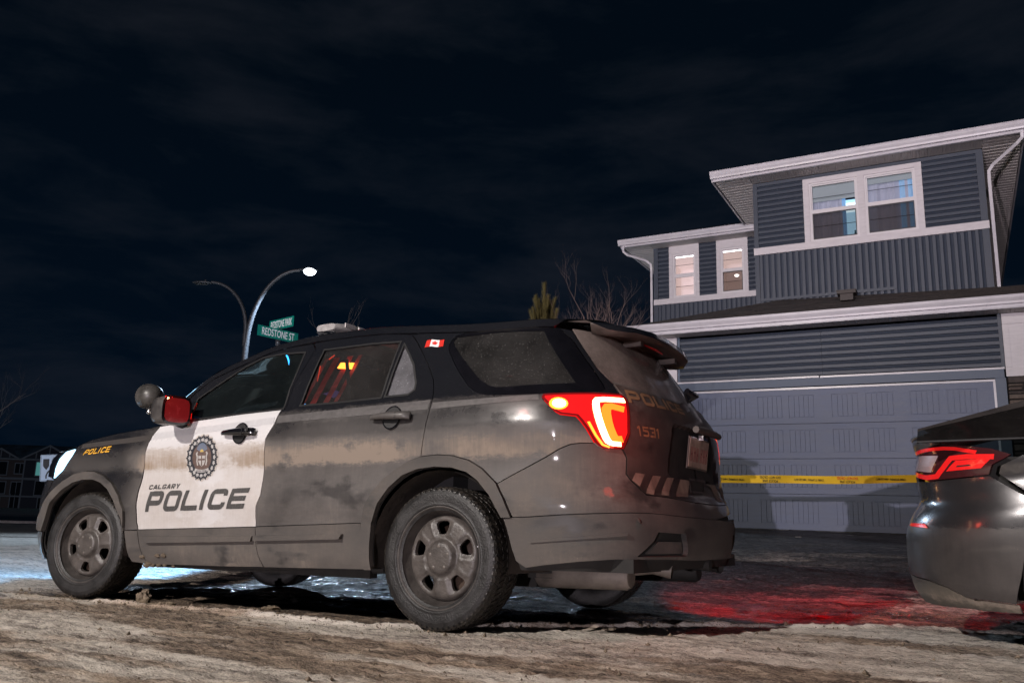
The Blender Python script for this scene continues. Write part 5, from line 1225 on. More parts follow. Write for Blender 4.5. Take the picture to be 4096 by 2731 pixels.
def L1(wd,a,c,z0,z1,y):
    curtain(wd,a-.1,a+(c-a)*.66,z0-.1,z1,y+.20,m_cur); hb('shade',a,c,y+.10,y+.105,z1-.33,z1,m_shade,wd)
    curtain(wd,a+(c-a)*.60,a+(c-a)*.74,z0-.1,z1,y+.23,m_cur2,'curtain',.02)
    hb('lit_blind',a+(c-a)*.60,c+.1,y+.30,y+.31,z0-.1,z1-.3,m_bluwin,wd); hb('lit_blind',a+(c-a)*.70,c+.1,y+.285,y+.29,z0+.60,z0+.80,m_hot,wd)
    b=MB(); b.lathe([(.022,0),(.03,.03),(.02,.07),(.012,.10),(.016,.13),(0,.14)],12,Matrix.Translation((c-.06,y+.12,z0+.02))); b.build('figurine',M_('teal_glass_figurine',(.02,.2,.22),.3),wd)
def L2(wd,a,c,z0,z1,y):
    curtain(wd,a-.1,c-.10,z0-.1,z1,y+.20,m_cur); hb('shade',a,c,y+.10,y+.105,z1-.12,z1,m_shade,wd)
    curtain(wd,c-.26,c+.02,z0-.1,z1,y+.19,m_cur2,'curtain',.015); hb('room_wall',a-.1,c+.1,y+.35,y+.36,z0-.1,z1,m_mesh,wd)
def room(wd,a,c,z0,z1,y,m,bulb=False):
    e_=.30
    hb('room_wall',a-e_,c+e_,y+1.5,y+1.52,z0-.5,z1+.3,m,wd); hb('room_ceiling',a-e_,c+e_,y+.1,y+1.5,z1+.10,z1+.12,m,wd); hb('room_wall',a-e_-.02,a-e_,y+.1,y+1.5,z0-.5,z1+.3,m_room2,wd); hb('room_wall',c+e_,c+e_+.02,y+.1,y+1.5,z0-.5,z1+.3,m_room2,wd)
    hb('blind_edge',a+.02,c-.02,y+.05,y+.06,z1-.035,z1-.01,m_bulb,wd)  # bright strip, light put into the blind edge
    if not bulb:
        hb('door_frame',a+.25,a+.28,y+1.44,y+1.49,z0-.5,z1-.25,m_vin,wd); hb('door_frame',a+.25,c+.2,y+1.44,y+1.49,z1-.28,z1-.25,m_vin,wd)
    else:
        b=MB(); b.lathe([(0,-.05),(.045,-.03),(.06,0),(.03,.02)],14,Matrix.Translation(((a+c)/2-.02,y+.5,z0+.55))); b.build('ceiling_lamp',m_bulb,wd)
window(1.885,4.06,5.608,6.95,2.0,[dict(fn=L1,screen=True),dict(fn=L2,screen=True)])
window(-1.91,-1.13,5.553,6.80,5.05,[dict(fn=lambda *q:room(*q,m_room))],side=.10); window(-.69,.085,5.553,6.80,5.05,[dict(fn=lambda *q:room(*q,m_room2,True),screen=True)],side=.10)
for a,c in((-1.91,-1.13),(-.69,.085)): hb('head_board',a,c,5.0,5.06,6.802,6.925,m_wht)
hb('corner_board',-2.32,-2.20,4.995,5.1,4.4,5.41,m_sid); hb('corner_board',-2.32,-2.20,4.995,5.1,5.56,6.925,m_sid)
hb('band_board',-2.32,.90,4.985,5.08,5.41,5.551,m_wht)
siding(-2.198,-1.912,5.048,5.555,6.925); siding(-1.128,-.692,5.048,5.555,6.925); siding(.087,.883,5.048,5.555,6.925)
vsiding(-2.198,.883,5.048,4.55,5.408)
# eaves of the two upper roofs
gutter((.13,5.80),1.38,7.075,7.215); hb('fascia',.16,5.78,1.50,1.52,7.03,7.20,m_gut); hb('soffit_channel',.30,5.70,1.44,1.50,7.005,7.035,m_gut)
soffit(.89,5.09,1.52,1.963,7.035,'x',.15); soffit(.20,.885,1.52,8,7.036,'y',.15); soffit(5.095,5.72,1.52,13.5,7.036,'y',.15)
hb('side_fascia',.14,.17,1.50,8.2,7.02,7.19,m_gut); hb('side_fascia',5.73,5.76,1.50,13.5,7.02,7.19,m_gut)
gutter((-3.10,.885),4.44,6.955,7.085); hb('fascia',-3.06,.885,4.56,4.58,6.91,7.07,m_gut); hb('soffit_channel',-2.92,.88,4.50,4.56,6.895,6.918,m_gut)
soffit(-2.31,.885,4.58,5.0,6.92,'x',.15); soffit(-3.0,-2.315,4.58,11,6.921,'y',.15); hb('side_fascia',-3.06,-3.03,4.56,11.2,6.90,7.06,m_gut)
roof_plane((.13,1.40,7.21),(5.79,1.40,7.21),(4.2,4.4,8.29),(1.75,4.4,8.29),8); roof_plane((5.79,1.40,7.21),(5.79,13.6,7.21),(4.2,11,8.29),(4.2,4.4,8.29),8); roof_plane((.13,1.40,7.21),(.13,9,7.21),(1.75,9,8.29),(1.75,4.4,8.29),8)
roof_plane((-3.1,4.46,7.08),(.9,4.46,7.08),(.9,7.5,8.2),(-.1,7.5,8.2),8); roof_plane((-3.1,4.46,7.08),(-3.1,11.2,7.08),(-.1,9,8.2),(-.1,7.5,8.2),8)
def spout(path,name='downspout'):
    b=MB(); b.tube(path,.038,4,smooth=False); return b.build(name,m_gut,house)
spout([(-2.98,4.55,6.93),(-2.98,4.56,6.80),(-2.90,4.60,6.72),(-2.52,4.93,6.62),(-2.40,5.0,6.52),(-2.385,5.02,6.35),(-2.385,5.02,4.3)])
spout([(5.70,1.47,7.05),(5.70,1.49,6.93),(5.62,1.54,6.86),(5.24,1.90,6.66),(5.165,1.95,6.56),(5.16,1.96,6.4),(5.16,1.96,4.2)])

# ---------------------------------------------------------------- parked sedan (tail only faces us, but the body runs on)
SF=Vector((.8543,-.5197,0)).normalized(); SN=Vector((SF.y,-SF.x,0)); SN=-SN if SN.y>0 else SN
MS=Matrix(((SF.x,SN.x,0,2.953),(SF.y,SN.y,0,4.2065),(0,0,1,.04),(0,0,0,1)))
sed=empty('sedan',M=MS); tag(sed,'dark grey sedan with unlit red tail light, parked tail towards the police car','sedan')
WTs=[(.12,.76),(.18,.84),(.28,.875),(.45,.89),(.58,.885),(.68,.865),(.76,.845),(.84,.85),(.92,.84),(.97,.80),(1.02,.745),(1.1,.70),(1.3,.60),(1.42,.5)]
XRs=[(.16,-.802),(.22,-.838),(.31,-.855),(.38,-.858),(.47,-.857),(.54,-.84),(.58,-.821),(.65,-.782),(.72,-.787),(.79,-.794),(.88,-.781),(.94,-.80),(.97,-.80),(1.0,-.75),(1.05,-.62),(1.15,-.3),(1.3,.35),(1.4,.9)]
GM=[(-4,-4),(0,0),(.19,.21),(.24,.26),(.33,.37),(.44,.49),(.48,.56),(.53,.65),(.64,.78),(.90,.90)]
lin=lambda T,v:next(T[i][1]+(T[i+1][1]-T[i][1])*(v-T[i][0])/(T[i+1][0]-T[i][0]) for i in range(len(T)-1) if v<=T[i+1][0])
gm=lambda P:[(lin(GM,a),z) for a,z in P]
def sp_sed(s,z):
    if s>.90: x,y=sp_sed(1.8-s,z); return x,-y
    if s<-3.6: x,y=sp_sed(-7.2-s,z); return x,-y
    w=interp(WTs,z);xr=interp(XRs,z);x0=max(.1,xr+.25)
    if s>-x0:
        den=.9+x0; ph=min((s+x0)/1.0,1.0)*PI/2
        if z>.99: ph=min((s+x0)/(x0+.9),1.0)*PI/2
        c,q=abs(math.cos(ph)),abs(math.sin(ph));r=(c**3+q**3)**(-1/3)
        return (x0-(x0-xr)*r*q, w*r*c)
    if s<-2.6:
        ph=(-2.6-s)*PI/2;c,q=abs(math.cos(ph)),abs(math.sin(ph));r=(c**3+q**3)**(-1/3); return (2.6+.95*r*q,w*r*c)
    return (-s,w)
SP=Panels(sp_sed,(.1,2.4),MS)
m_sg=paint('gunmetal_sedan_paint',(.030,.030,.034),[(0,.5),(.22,.34),(.5,.22),(.525,.20),(.535,.06),(.75,.06),(1.4,.04)],.22,dust=(.20,.18,.16),coat=.7,metal=.55)
m_sb=paint('black_sedan_paint',(.012,.012,.014),[(0,.6),(.3,.4),(.6,.2),(1.4,.12)],.18,dust=(.20,.17,.15),coat=.7)
m_slow=paint('black_lower_bumper',(.02,.02,.02),[(0,.5),(.17,.45),(.2,.9),(.26,.35),(1,.3)],.4,dust=(.15,.13,.10),coat=0)
def bothS(name,poly,mat,**k): return [SP.panel(name,poly,mat,sed,mir=m,**k) for m in(False,True)]
sar=[(-.36,.20),(-.35,.33),(-.33,.42),(-.27,.52),(-.18,.60),(-.08,.645),(0,.655),(.08,.645),(.18,.60),(.27,.52),(.33,.42),(.35,.33),(.36,.20)]
def s_of_x(x,z):
    lo,hi=-1.0,.9
    for _ in range(30):
        m=(lo+hi)/2
        if sp_sed(m,z)[0]>x: lo=m
        else: hi=m
    return lo
sar0=[(a*.98,z) for a,z in sar]; sar=[(s_of_x(a,z),z) for a,z in sar0]
tl_=[(.31,.905),(.24,.885),(.185,.855),(.205,.835),(.235,.81),(.245,.765),(.33,.752),(.44,.742),(.53,.78),(.64,.80),(.64,.90),(.48,.892),(.38,.912)]
tl_=gm(tl_)
# quarter, bumper (span), lower valance, boot lid
bw=[(.210,.21)]+[p for p in sar[:5]][1:]+[(.165,.655)]+gm([(.245,.762),(.33,.752),(.44,.742),(.53,.752),(.60,.70),(.90,.70)])
bt=[(.34,.220),(.40,.258),(.47,.278),(.66,.290),(.90,.295)]
fmS=lambda P:[(1.8-a,z) for a,z in P][::-1]
SP.panel('rear_bumper',bw+fmS(bw[:-1])+fmS(bt[:-1])[0:0]+[(1.8-a,z) for a,z in [(.215,.21)]+bt][0:]+bt[::-1][1:],m_sg,sed,res=.03)
vb=[(.90,.291),(.66,.286),(.47,.274),(.40,.254),(.34,.218),(.29,.19),(.33,.165),(.48,.155),(.90,.15)]
SP.panel('rear_valance',vb+fmS(vb)[1:-1],m_slow,sed,res=.03,off=-.004)
SP.panel('rear_valance',[(.32,.212),(.33,.165),(.205,.17),(.205,.206)],m_slow,sed,res=.03)
qs=[(-.45,1.00),(-.9,1.02),(-.9,.25)]
qf=[(.150,.655)]+[p for p in sar[::-1] if p[1]>.24][3:]+[(-.36,.22),(-1.1,.22),(-1.1,.93),(-.5,.925),(-.1,.90),(.175,.862),(.205,.832),(.235,.808),(.243,.770)]
qf=[(.150,.655)]+[p for p in sar[5:]]+[(-1.1,.20),(-1.1,.93),(-.5,.925),(-.1,.90),(.15,.862),(.180,.852),(.205,.832),(.235,.808),(.243,.770)]
bothS('quarter_panel',qf,m_sg,res=.035)
bothS('rear_door',[(-1.105,.20),(-2.05,.20),(-2.10,.55),(-2.10,.92),(-1.105,.93)],m_sg,res=.06)
bothS('front_door',[(-2.105,.20),(-2.3,.20),(-2.42,.6),(-3.05,.62) if False else (-2.42,.9),(-2.105,.92)],m_sg,res=.06)
for tlm in(False,True):
    t_=SP.panel('tail_light',tl_,M_('smoked_tail_lens',(.05,.012,.014),.12,coat=.8) if 'smoked_tail_lens' not in bpy.data.materials else bpy.data.materials['smoked_tail_lens'],sed,off=.004,mir=tlm,depth=.02,res=.02)
    m_rl=bpy.data.materials.get('red_tail_lens') or M_('red_tail_lens',(.62,.012,.012),.2,emis=(1,.02,.02),es=.28,coat=.6)  # glow added so the unlit red lens reads brighter
    m_cl=bpy.data.materials.get('frosted_clear_lens') or M_('frosted_clear_lens',(.36,.27,.28),.22,coat=.8,var=.12,vs=60,stretch=(1,1,6))
    SP.decal('red_reflector',ribbon(gm([(.232,.846),(.30,.850),(.345,.846),(.372,.80),(.400,.765),(.45,.762),(.52,.786)]),.0115,seg=.02),m_rl,t_,off=.0055,mir=tlm)
    SP.decal('red_reflector',dicequad(gm([(.262,.796),(.360,.786),(.328,.834),(.240,.838)]),4,2),m_rl,t_,off=.0055,mir=tlm)
    SP.decal('red_reflector',ribbon(gm([(.275,.868),(.33,.890),(.37,.896),(.44,.898),(.54,.893)]),.0085,seg=.02),m_rl,t_,off=.0056,mir=tlm)
    SP.decal('reverse_lens',dicequad(gm([(.425,.785),(.525,.806),(.500,.875),(.395,.862)]),5,3),m_cl,t_,off=.0054,mir=tlm)
    SP.decal('reflector_slot',[gm([(.285,.808),(.325,.804),(.322,.811),(.29,.814)])],m_rub,t_,off=.0062,mir=tlm)
    rf=SP.decal('bumper_reflector',dicequad([(.455,.520),(.610,.526),(.600,.540),(.475,.539)],5,1),m_rl,sed,off=.004,mir=tlm)
# boot lid / spoiler lip, fastback roof
bl_=[(.62,.70),(.645,.80),(.65,.905),(.60,.93),(.90,.935)]
lid=gm([(.60,.705),(.60,.752),(.64,.79),(.645,.90),(.48,.897),(.38,.915),(.33,.94),(.42,.955),(.90,.960)])
SP.panel('boot_lid',lid+fmS(lid[:-1])+[(.90+.2,.705),(.90,.705)],m_sb,sed,res=.03)
b=MB(); G=[]
for k in range(29):
    y=-.70+1.40*k/28; q=(y/.74)**2; xe=-.815+.13*q
    G.append([(xe+.20,y,.985-.01*q),(xe+.06,y,.985-.012*q),(xe,y,.978-.02*q),(xe+.01,y,.962-.02*q),(xe+.06,y,.950-.02*q),(xe+.10,y,.93-.02*q)])
b.grid(G); b.build('spoiler_lip',m_sb,sed,fix=True)
b=MB(); G=[]
prof0=[(-.72,.985,.72),(-.45,1.06,.70),(-.10,1.16,.66),(.3,1.27,.61),(.7,1.35,.57),(1.2,1.40,.55),(1.7,1.38,.56),(2.1,1.28,.60),(2.6,1.05,.70)]
prof=[(x,interp([(p[0],p[1]) for p in prof0],x),interp([(p[0],p[2]) for p in prof0],x)) for x in [ -.72+3.32*k/44 for k in range(45)]]
for x,z,w_ in prof: G.append([(x,w_*v,z+.035*(1-v*v)) for v in np.linspace(-1,1,21)])
b.grid(G); b.build('roof',m_sb,sed,fix=True)
for sg in(-1,1):
    b=MB(); G=[[(x,sg*(w_*(1-u)+.80*u) if True else 0,z*(1-u)+(.915+.02*min(1,max(0,(x+.72)/1.)))*u) for u in(0,.16)] for x,z,w_ in prof]; b.grid(G); b.build('roof_pillar',m_sb,sed,fix=True)
    b=MB(); G=[[(x,sg*(w_*(1-u)+.80*u),z*(1-u)+(.915+.02*min(1,max(0,(x+.72)/1.)))*u) for u in(.16,.55,.96)] for x,z,w_ in prof[:-1]]; b.grid(G); b.build('side_window',glassmat('sedan_side_glass',(.3,.4,.42),.3,.03) if 'sedan_side_glass' not in bpy.data.materials else bpy.data.materials['sedan_side_glass'],sed,fix=True)
    b=MB(); b.tube([(x,sg*(w_*.02+.80*.98),z*.02+(.915+.02*min(1,max(0,(x+.72)/1.)))*.98) for x,z,w_ in prof[:-1]],.007,6); b.build('window_trim',m_chrome if False else m_rub,sed)
    b=MB(); G=[]
    for k in range(15):
        a=math.radians(-20+220*k/14); G.append([(.0+.345*math.cos(a),sg*yy,.30+.355*math.sin(a)) for yy in(.86,.55)])
    b.grid(G); b.build('wheel_liner',m_dark,sed)
    for x in(0,2.70):
        M=Matrix.Translation((x,sg*.76,.27))@Matrix.Rotation(-sg*PI/2,4,'X')@Matrix.Diagonal((.93,.93,.9,1))
        ty=link(bpy.data.objects.new('wheel',WM['tyre']),sed); ty.matrix_local=M
        for nm,k in(('rim','barrel'),('rim_disc','disc'),('centre_cap','cap')): link(bpy.data.objects.new(nm,WM[k]),ty)
b=MB(); b.box(-.55,3.2,-.70,.70,.22,.30); b.box(-.5,3.2,-.72,.72,.30,.85); b.build('underbody',m_dark,sed)
b=MB(); G=[]
for x,z,w_ in((2.0,.95,.74),(2.6,.93,.74),(3.2,.84,.70),(3.5,.70,.6),(3.56,.45,.6),(3.5,.2,.6)): G.append([(x,w_*v,z+.03*(1-v*v)) for v in np.linspace(-1.12,1.12,9)])
b.grid(G); b.build('bonnet',m_sg,sed,fix=True)
bothS('front_wing',[(-2.425,.9),(-2.425,.62),(-2.40,.5),(-2.45,.35) if False else (-2.42,.55),(-2.55,.64),(-2.7,.66),(-2.85,.64),(-3.0,.56),(-3.05,.40),(-3.07,.2),(-3.55,.2),(-3.55,.75),(-3.1,.86),(-2.6,.91)],m_sg,res=.06)
# ---------------------------------------------------------------- police tape beyond the cars
m_tape=M_('yellow_plastic_tape',(.78,.50,.035),.32,var=.06,vs=5)
m_tb=M_('black_tape_print',(.02,.017,.012),.5); m_tr=M_('red_tape_print',(.55,.03,.02),.5)
T0=Vector((1.2,8.3,.915)); T1=Vector((5.6,8.3,1.055)); td=(T1-T0); TL=td.length; td.normalize()
b=MB(); G=[]; n=120
def tz(u): return .016-.034*math.sin(PI*u)**1.3+.003*math.sin(u*23)
for k in range(n+1):
    u=k/n; p=T0.lerp(T1,u)+Vector((0,0,tz(u))); tw=.013*math.sin(u*11)+.011*math.sin(u*31+1)+.006*math.sin(u*67)
    G.append([p+Vector((0,tw,.038)),p+Vector((0,tw*.2,.012)),p+Vector((0,-tw*.4,-.014)),p+Vector((0,-tw,-.038))])
b.grid(G); tape=b.build('police_tape',m_tape); tag(tape,'yellow police line tape stretched upside down between the two cars','police tape')
def tape_text(txt,x,z,size,mat,sx=1):
    u=(x-T0.x)/(T1.x-T0.x); p=T0.lerp(T1,u)+Vector((0,-.014,tz(u)+z)); M=Matrix.Translation(p)@FACE@Matrix.Rotation(PI,4,'Z'); textmesh('tape_lettering',txt,size,mat,tape,M,.0004,sx,.0004)
sx0=lambda px:(px-2048)/3300  # -> lateral position at the tape's distance
for px in(3084,3384,2784,3684): 
    x=None
for x,g in((2.60,0),(3.368,1)):
    tape_text('POLICE LINE',x,-.0165,.034,m_tb,.82); tape_text('DO NOT CROSS',x,.0185,.034,m_tr if g else m_tb,.82)
for x in(2.195,2.985,3.80): tape_text('CRIME STOPPERS 1-800-222-8477',x,.0,.026,m_tb,.80)
# ---------------------------------------------------------------- street lamps on one forked pole
m_gal=M_('galvanised_steel_pole',(.085,.09,.10),.45,metal=.5,var=.25,vs=30,stretch=(1,1,.4))
def arm(P0,H,out,sgn,r0,r1,n=16): # quarter-ellipse arm
    return [Vector((P0[0]+sgn*out*(1-math.cos(PI/2*k/n)),P0[1],P0[2]+H*math.sin(PI/2*k/n))) for k in range(n+1)]
px0,py0=-9.86,30.0; z0=gzb(px0,py0)-.1
lpost=empty('street_lamp',(px0,py0,z0)); tag(lpost,'forked galvanised street lamp, its right-hand head lit','street lamp')
b=MB(); b.tube([(0,0,0),(0,0,3),(.02,0,6.3-z0)],[.14,.125,.105],12); b.lathe([(.28,0),(.28,.05),(.16,.12)],12); b.build('pole',m_gal,lpost)
b=MB(); b.tube(arm((.03,0,6.2-z0),2.95,1.75,1,.1,.06),[.105-.045*k/16 for k in range(17)],10); b.build('arm',m_gal,lpost)
b=MB(); b.tube([(-.03,0,6.2-z0),(-.04,0,6.7-z0)]+[Vector((p.x*1.0,0,p.z)) for p in arm((-.04,0,6.75-z0),1.85,1.45,-1,.1,.06)],[.09,.085]+[.08-.03*k/16 for k in range(17)],10); b.build('arm',m_gal,lpost)
def head(x,z,lit,sg):
    b=MB(); G=[]
    for k in range(13):
        u=k/12; w_=.17*math.sin(PI*min(1,u*.9+.08))**.5; hh=.075*math.sin(PI*min(1,.1+u*.85))**.6
        G.append([(x+sg*u*.72,w_*math.cos(2*PI*j/12),z+hh*math.sin(2*PI*j/12)*(1 if math.sin(2*PI*j/12)>0 else .45)) for j in range(12)])
    b.grid(G,closed_v=True); b.poly(G[0]); b.poly(G[-1]); h=b.build('lamp_head',m_gal,lpost,fix=True)
    b=MB(); b.lathe([(.0,.0),(.03,.0),(.03,.07),(0,.08)],10,Matrix.Translation((x+sg*.25,0,z+.06))); b.build('photocell',m_gal,h)
    b=MB(); 
    if lit: b.lathe([(.01,-.19),(.10,-.175),(.18,-.12),(.215,-.04),(.20,.02),(.1,.07)],24,Matrix.Translation((x+sg*.42,0,z-.01))@Matrix.Diagonal((1.1,1,1,1)))  # dome oversized to take in the lamp's overexposed glow
    else: b.poly([(x+sg*(.40+.24*math.cos(k*PI/8)),.11*math.sin(k*PI/8),z-.05) for k in range(16)])
    b.build('lens',emit('glowing_lamp_lens',(.80,.90,1),9) if lit else M_('dark_lamp_lens',(.12,.12,.12),.2),h)
head(1.75,9.17-z0,True,1); head(-1.47,8.56-z0,False,-1)
LB.location=(px0+2.17,30,8.85)
# ---------------------------------------------------------------- street name signs
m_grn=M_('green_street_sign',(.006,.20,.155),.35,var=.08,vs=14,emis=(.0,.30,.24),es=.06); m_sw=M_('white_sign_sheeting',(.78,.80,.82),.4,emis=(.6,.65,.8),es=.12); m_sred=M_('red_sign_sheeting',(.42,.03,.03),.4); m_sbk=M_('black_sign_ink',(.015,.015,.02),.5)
sx_,sy_=-4.62,16.0; sz=gzb(sx_,sy_)-.1
sp_=empty('sign_post',(sx_,sy_,sz)); tag(sp_,'steel post with green Redstone street name blades above a stop sign','street sign')
b=MB(); b.tube([(0,0,0),(0,0,3.72-sz)],.036,12); b.lathe([(.036,3.62-sz),(.05,3.62-sz),(.05,3.72-sz),(.036,3.72-sz)],12); b.build('post',m_gal,sp_)
def blade(z,ang,L,txt,sub,dx=0,dy=0):
    M=Matrix.Translation((dx,dy,z-sz))@Matrix.Rotation(ang,4,'Z'); bl=MB().box(-L/2,L/2,-.002,.002,-.105,.105,M).build('sign_blade',m_grn,sp_)
    textmesh('lettering',txt,.205,m_sw,bl,M@Matrix.Translation((0,-.0045,-.005))@FACE,.0008,sub,.002); return bl
BL1=dict(z=3.655,ang=math.radians(-35),L=.92)
blade(3.835,math.radians(53),.97,'REDSTONE ST',.60,.0,-.03)
blade(4.06,math.radians(-42),.86,'REDSTONE PARK',.47,.03,.02)
b=MB(); b.box(-.07,.07,-.03,.03,3.94-sz,3.955-sz,Matrix.Rotation(math.radians(-38),4,'Z')); b.build('blade_bracket',m_gal,sp_)
b=MB(); Mo=Matrix.Translation((.02,-.05,3.02-sz))@Matrix.Rotation(math.radians(28),4,'Z')@FACE
oc=lambda r:[(r*math.cos(PI/8+k*PI/4),r*math.sin(PI/8+k*PI/4)) for k in range(8)]
b.prism(oc(.405),0,.003,Mo); o=b.build('stop_sign',m_sw,sp_,fix=True)
b=MB(); b.prism(oc(.380),.0032,.0045,Mo); b.build('sign_face',m_sred,o,fix=True)
textmesh('lettering','NO PARKING WITHIN',.052,m_sw,o,Mo@Matrix.Translation((.0,-.16,.0055)),.0004)
# keep-right sign
kx,ky=-13.18,24.0; kz=gzb(kx,ky)-.1
kr=empty('traffic_sign',(kx,ky,kz)); tag(kr,'white keep right sign with black curving arrow, left of the headlight','traffic sign')
Mk=Matrix.Translation((0,0,1.37-kz))@Matrix.Rotation(math.radians(29),4,'Z')@Matrix.Rotation(math.radians(-5),4,'Y')@FACE
b=MB(); b.tube([(0,.03,0),(0,.03,1.7-kz)],.03,8); b.build('post',m_gal,kr)
b=MB(); b.prism(rr(-.225,-.375,.225,.375,.03),0,.003,Mk); f_=b.build('sign_panel',M_('white_sign_panel_painted_glow',(.42,.50,.62),.4,emis=(.35,.62,1),es=.06),kr,fix=True)  # blue light and faint glow put into the white panel
def flatd(polys,name,mat,par,M,z=.0042):
    b=MB()
    for p in polys: b.poly([M@Vector((x,y,z)) for x,y in p])
    return b.build(name,mat,par)
flatd(ribbon(rr(-.207,-.357,.207,.357,.022),.004,True),'sign_border',m_sbk,f_,Mk)
flatd([[(-.155,.255),(-.0,.255),(-.0,.06),(-.03,-.0),(-.07,-.055),(-.12,-.0),(-.155,.06)]],'island_symbol',m_sbk,f_,Mk)
flatd(ribbon([(-.07,-.30),(-.07,-.22),(-.04,-.14),(.05,-.03),(.10,.04),(.115,.12),(.115,.19)],.019,seg=.05),'arrow_shaft',m_sbk,f_,Mk)
flatd([[(.115,.31),(.045,.17),(.085,.185),(.115,.19)],[(.115,.31),(.115,.19),(.145,.185),(.185,.17)]],'arrow_head',m_sbk,f_,Mk,.0046)
# ---------------------------------------------------------------- trees
m_brk=M_('winter_bark',(.155,.105,.090),.8,var=.35,vs=20); m_brk2=M_('dark_winter_bark',(.085,.07,.066),.8,var=.3,vs=20)
def twigs(b,P,d,L,r,depth,R_,spread=.6,up=.25):
    n=5; pts=[P]; dd=d.normalized()
    for k in range(n):
        dd=(dd+Vector((R_.gauss(0,.13),R_.gauss(0,.13),R_.gauss(0,.08)+up*.12))).normalized(); pts.append(pts[-1]+dd*L/n)
    b.tube(pts,[r*(1-.62*k/n) for k in range(n+1)],5 if r>.01 else 3,cap=False)
    if depth<=0: return
    m=R_.randint(2,4)
    for j in range(m):
        k=R_.randint(2,n); q=Vector((R_.gauss(0,spread),R_.gauss(0,spread),R_.uniform(.0,.6))); twigs(b,pts[k],(dd+q),L*R_.uniform(.45,.75),r*(1-.62*k/n)*.72,depth-1,R_,spread,up)
def bare_tree(name,x,y,H,label,group,seed,lean=(0,0),mat=None,stems=3,depth=4,spread=.55,trunk=.06,base=.4,L0=.42):
    R_=random.Random(seed); z=gzb(x,y)-.05; t_=empty(name,(x,y,z)); tag(t_,label,'tree',group)
    b=MB(); b.tube([(0,0,0),(lean[0]*.3,lean[1]*.3,H*base*.5),(lean[0],lean[1],H*base)],[trunk,trunk*.85,trunk*.7],8); b.build('trunk',mat or m_brk,t_)
    b=MB()
    for k in range(stems):
        a=2*PI*k/stems+R_.random(); twigs(b,Vector((lean[0],lean[1],H*base*R_.uniform(.75,1.0))),Vector((math.cos(a)*spread,math.sin(a)*spread,1.1)),H*L0*R_.uniform(.8,1.15),trunk*.55,depth,R_,spread*.75,.3)
    b.build('branches',mat or m_brk,t_); return t_
bare_tree('bare_tree',1.12,11.6,4.35,'pinkish bare tree rising behind the rear of the police car roof','bare trees along the street',12,(.05,0),stems=11,depth=4,spread=.62,trunk=.045,base=.60,L0=.165)
bare_tree('bare_tree',-4.1,19.0,5.15,'thin bare tree whose tips show behind the roof light bar','bare trees along the street',5,(0,0),m_brk2,stems=4,depth=3,spread=.28,trunk=.05,base=.72,L0=.20)
bare_tree('bare_tree',-20.6,31.0,6.0,'bare tree cut off by the left edge of the photo','bare trees along the street',8,(0,0),m_brk2,stems=7,depth=4,spread=.75,trunk=.09,base=.40,L0=.40)
# pine
pt_=empty('pine_tree',(.50,13.0,gzb(.5,13)-.05)); tag(pt_,'small olive green pine tree peeking over the police car roof','pine tree')
b=MB(); b.tube([(0,0,0),(0,0,3.3)],[.06,.02],8); b.build('trunk',m_brk2,pt_)
R_=random.Random(2); b=MB()
def brush(P,d,L,w_):
    d=d.normalized(); o=d.orthogonal().normalized(); q=d.cross(o)
    for k in range(int(230*L/.5)):
        u=R_.random(); c=P+d*L*u; a=R_.uniform(0,2*PI); n=(o*math.cos(a)+q*math.sin(a)); r=.5*w_*(1-.35*u); t1=c+n*.01; t2=c+n*r*.75+d*r*1.5; s_=d.cross(n)*.0035
        b.poly([t1-s_,t1+s_,t2])
top=4.20-pt_.location.z
def candle(P,d,L,w_):
    d=Vector(d).normalized(); o=d.orthogonal().normalized(); q=d.cross(o)
    for k in range(int(900*L)):
        u=R_.random()**.9; a=R_.uniform(0,2*PI); n=o*math.cos(a)+q*math.sin(a); c=P+d*L*u; r=w_*(1-.25*u)
        t2=c+n*r+d*r*1.3; s_=d.cross(n)*.005; b.poly([c-s_,c+s_,t2])
candle(Vector((0,0,top-.75)),(0,0,1),.72,.075)
for h,rad,n_ in((top-.45,.09,5),(top-.66,.14,6),(top-.9,.22,8),(top-1.15,.32,10),(top-1.5,.45,11)):
    for k in range(n_):
        a=2*PI*k/n_+h*7; e=Vector((math.cos(a)*rad,math.sin(a)*rad,h-.15)); candle(e*1.0,(math.cos(a)*.25,math.sin(a)*.25,1),.34+.1*rad,.065); candle(Vector((0,0,h-.35)),(e.x,e.y,.22),rad*1.1,.06)
        candle(e*.55+Vector((0,0,(h-.15)*.45)),(math.cos(a)*.2,math.sin(a)*.2,1),.3,.065)
b.build('needles',M_('olive_pine_needles',(.105,.088,.030),.6,var=.5,vs=12),pt_)
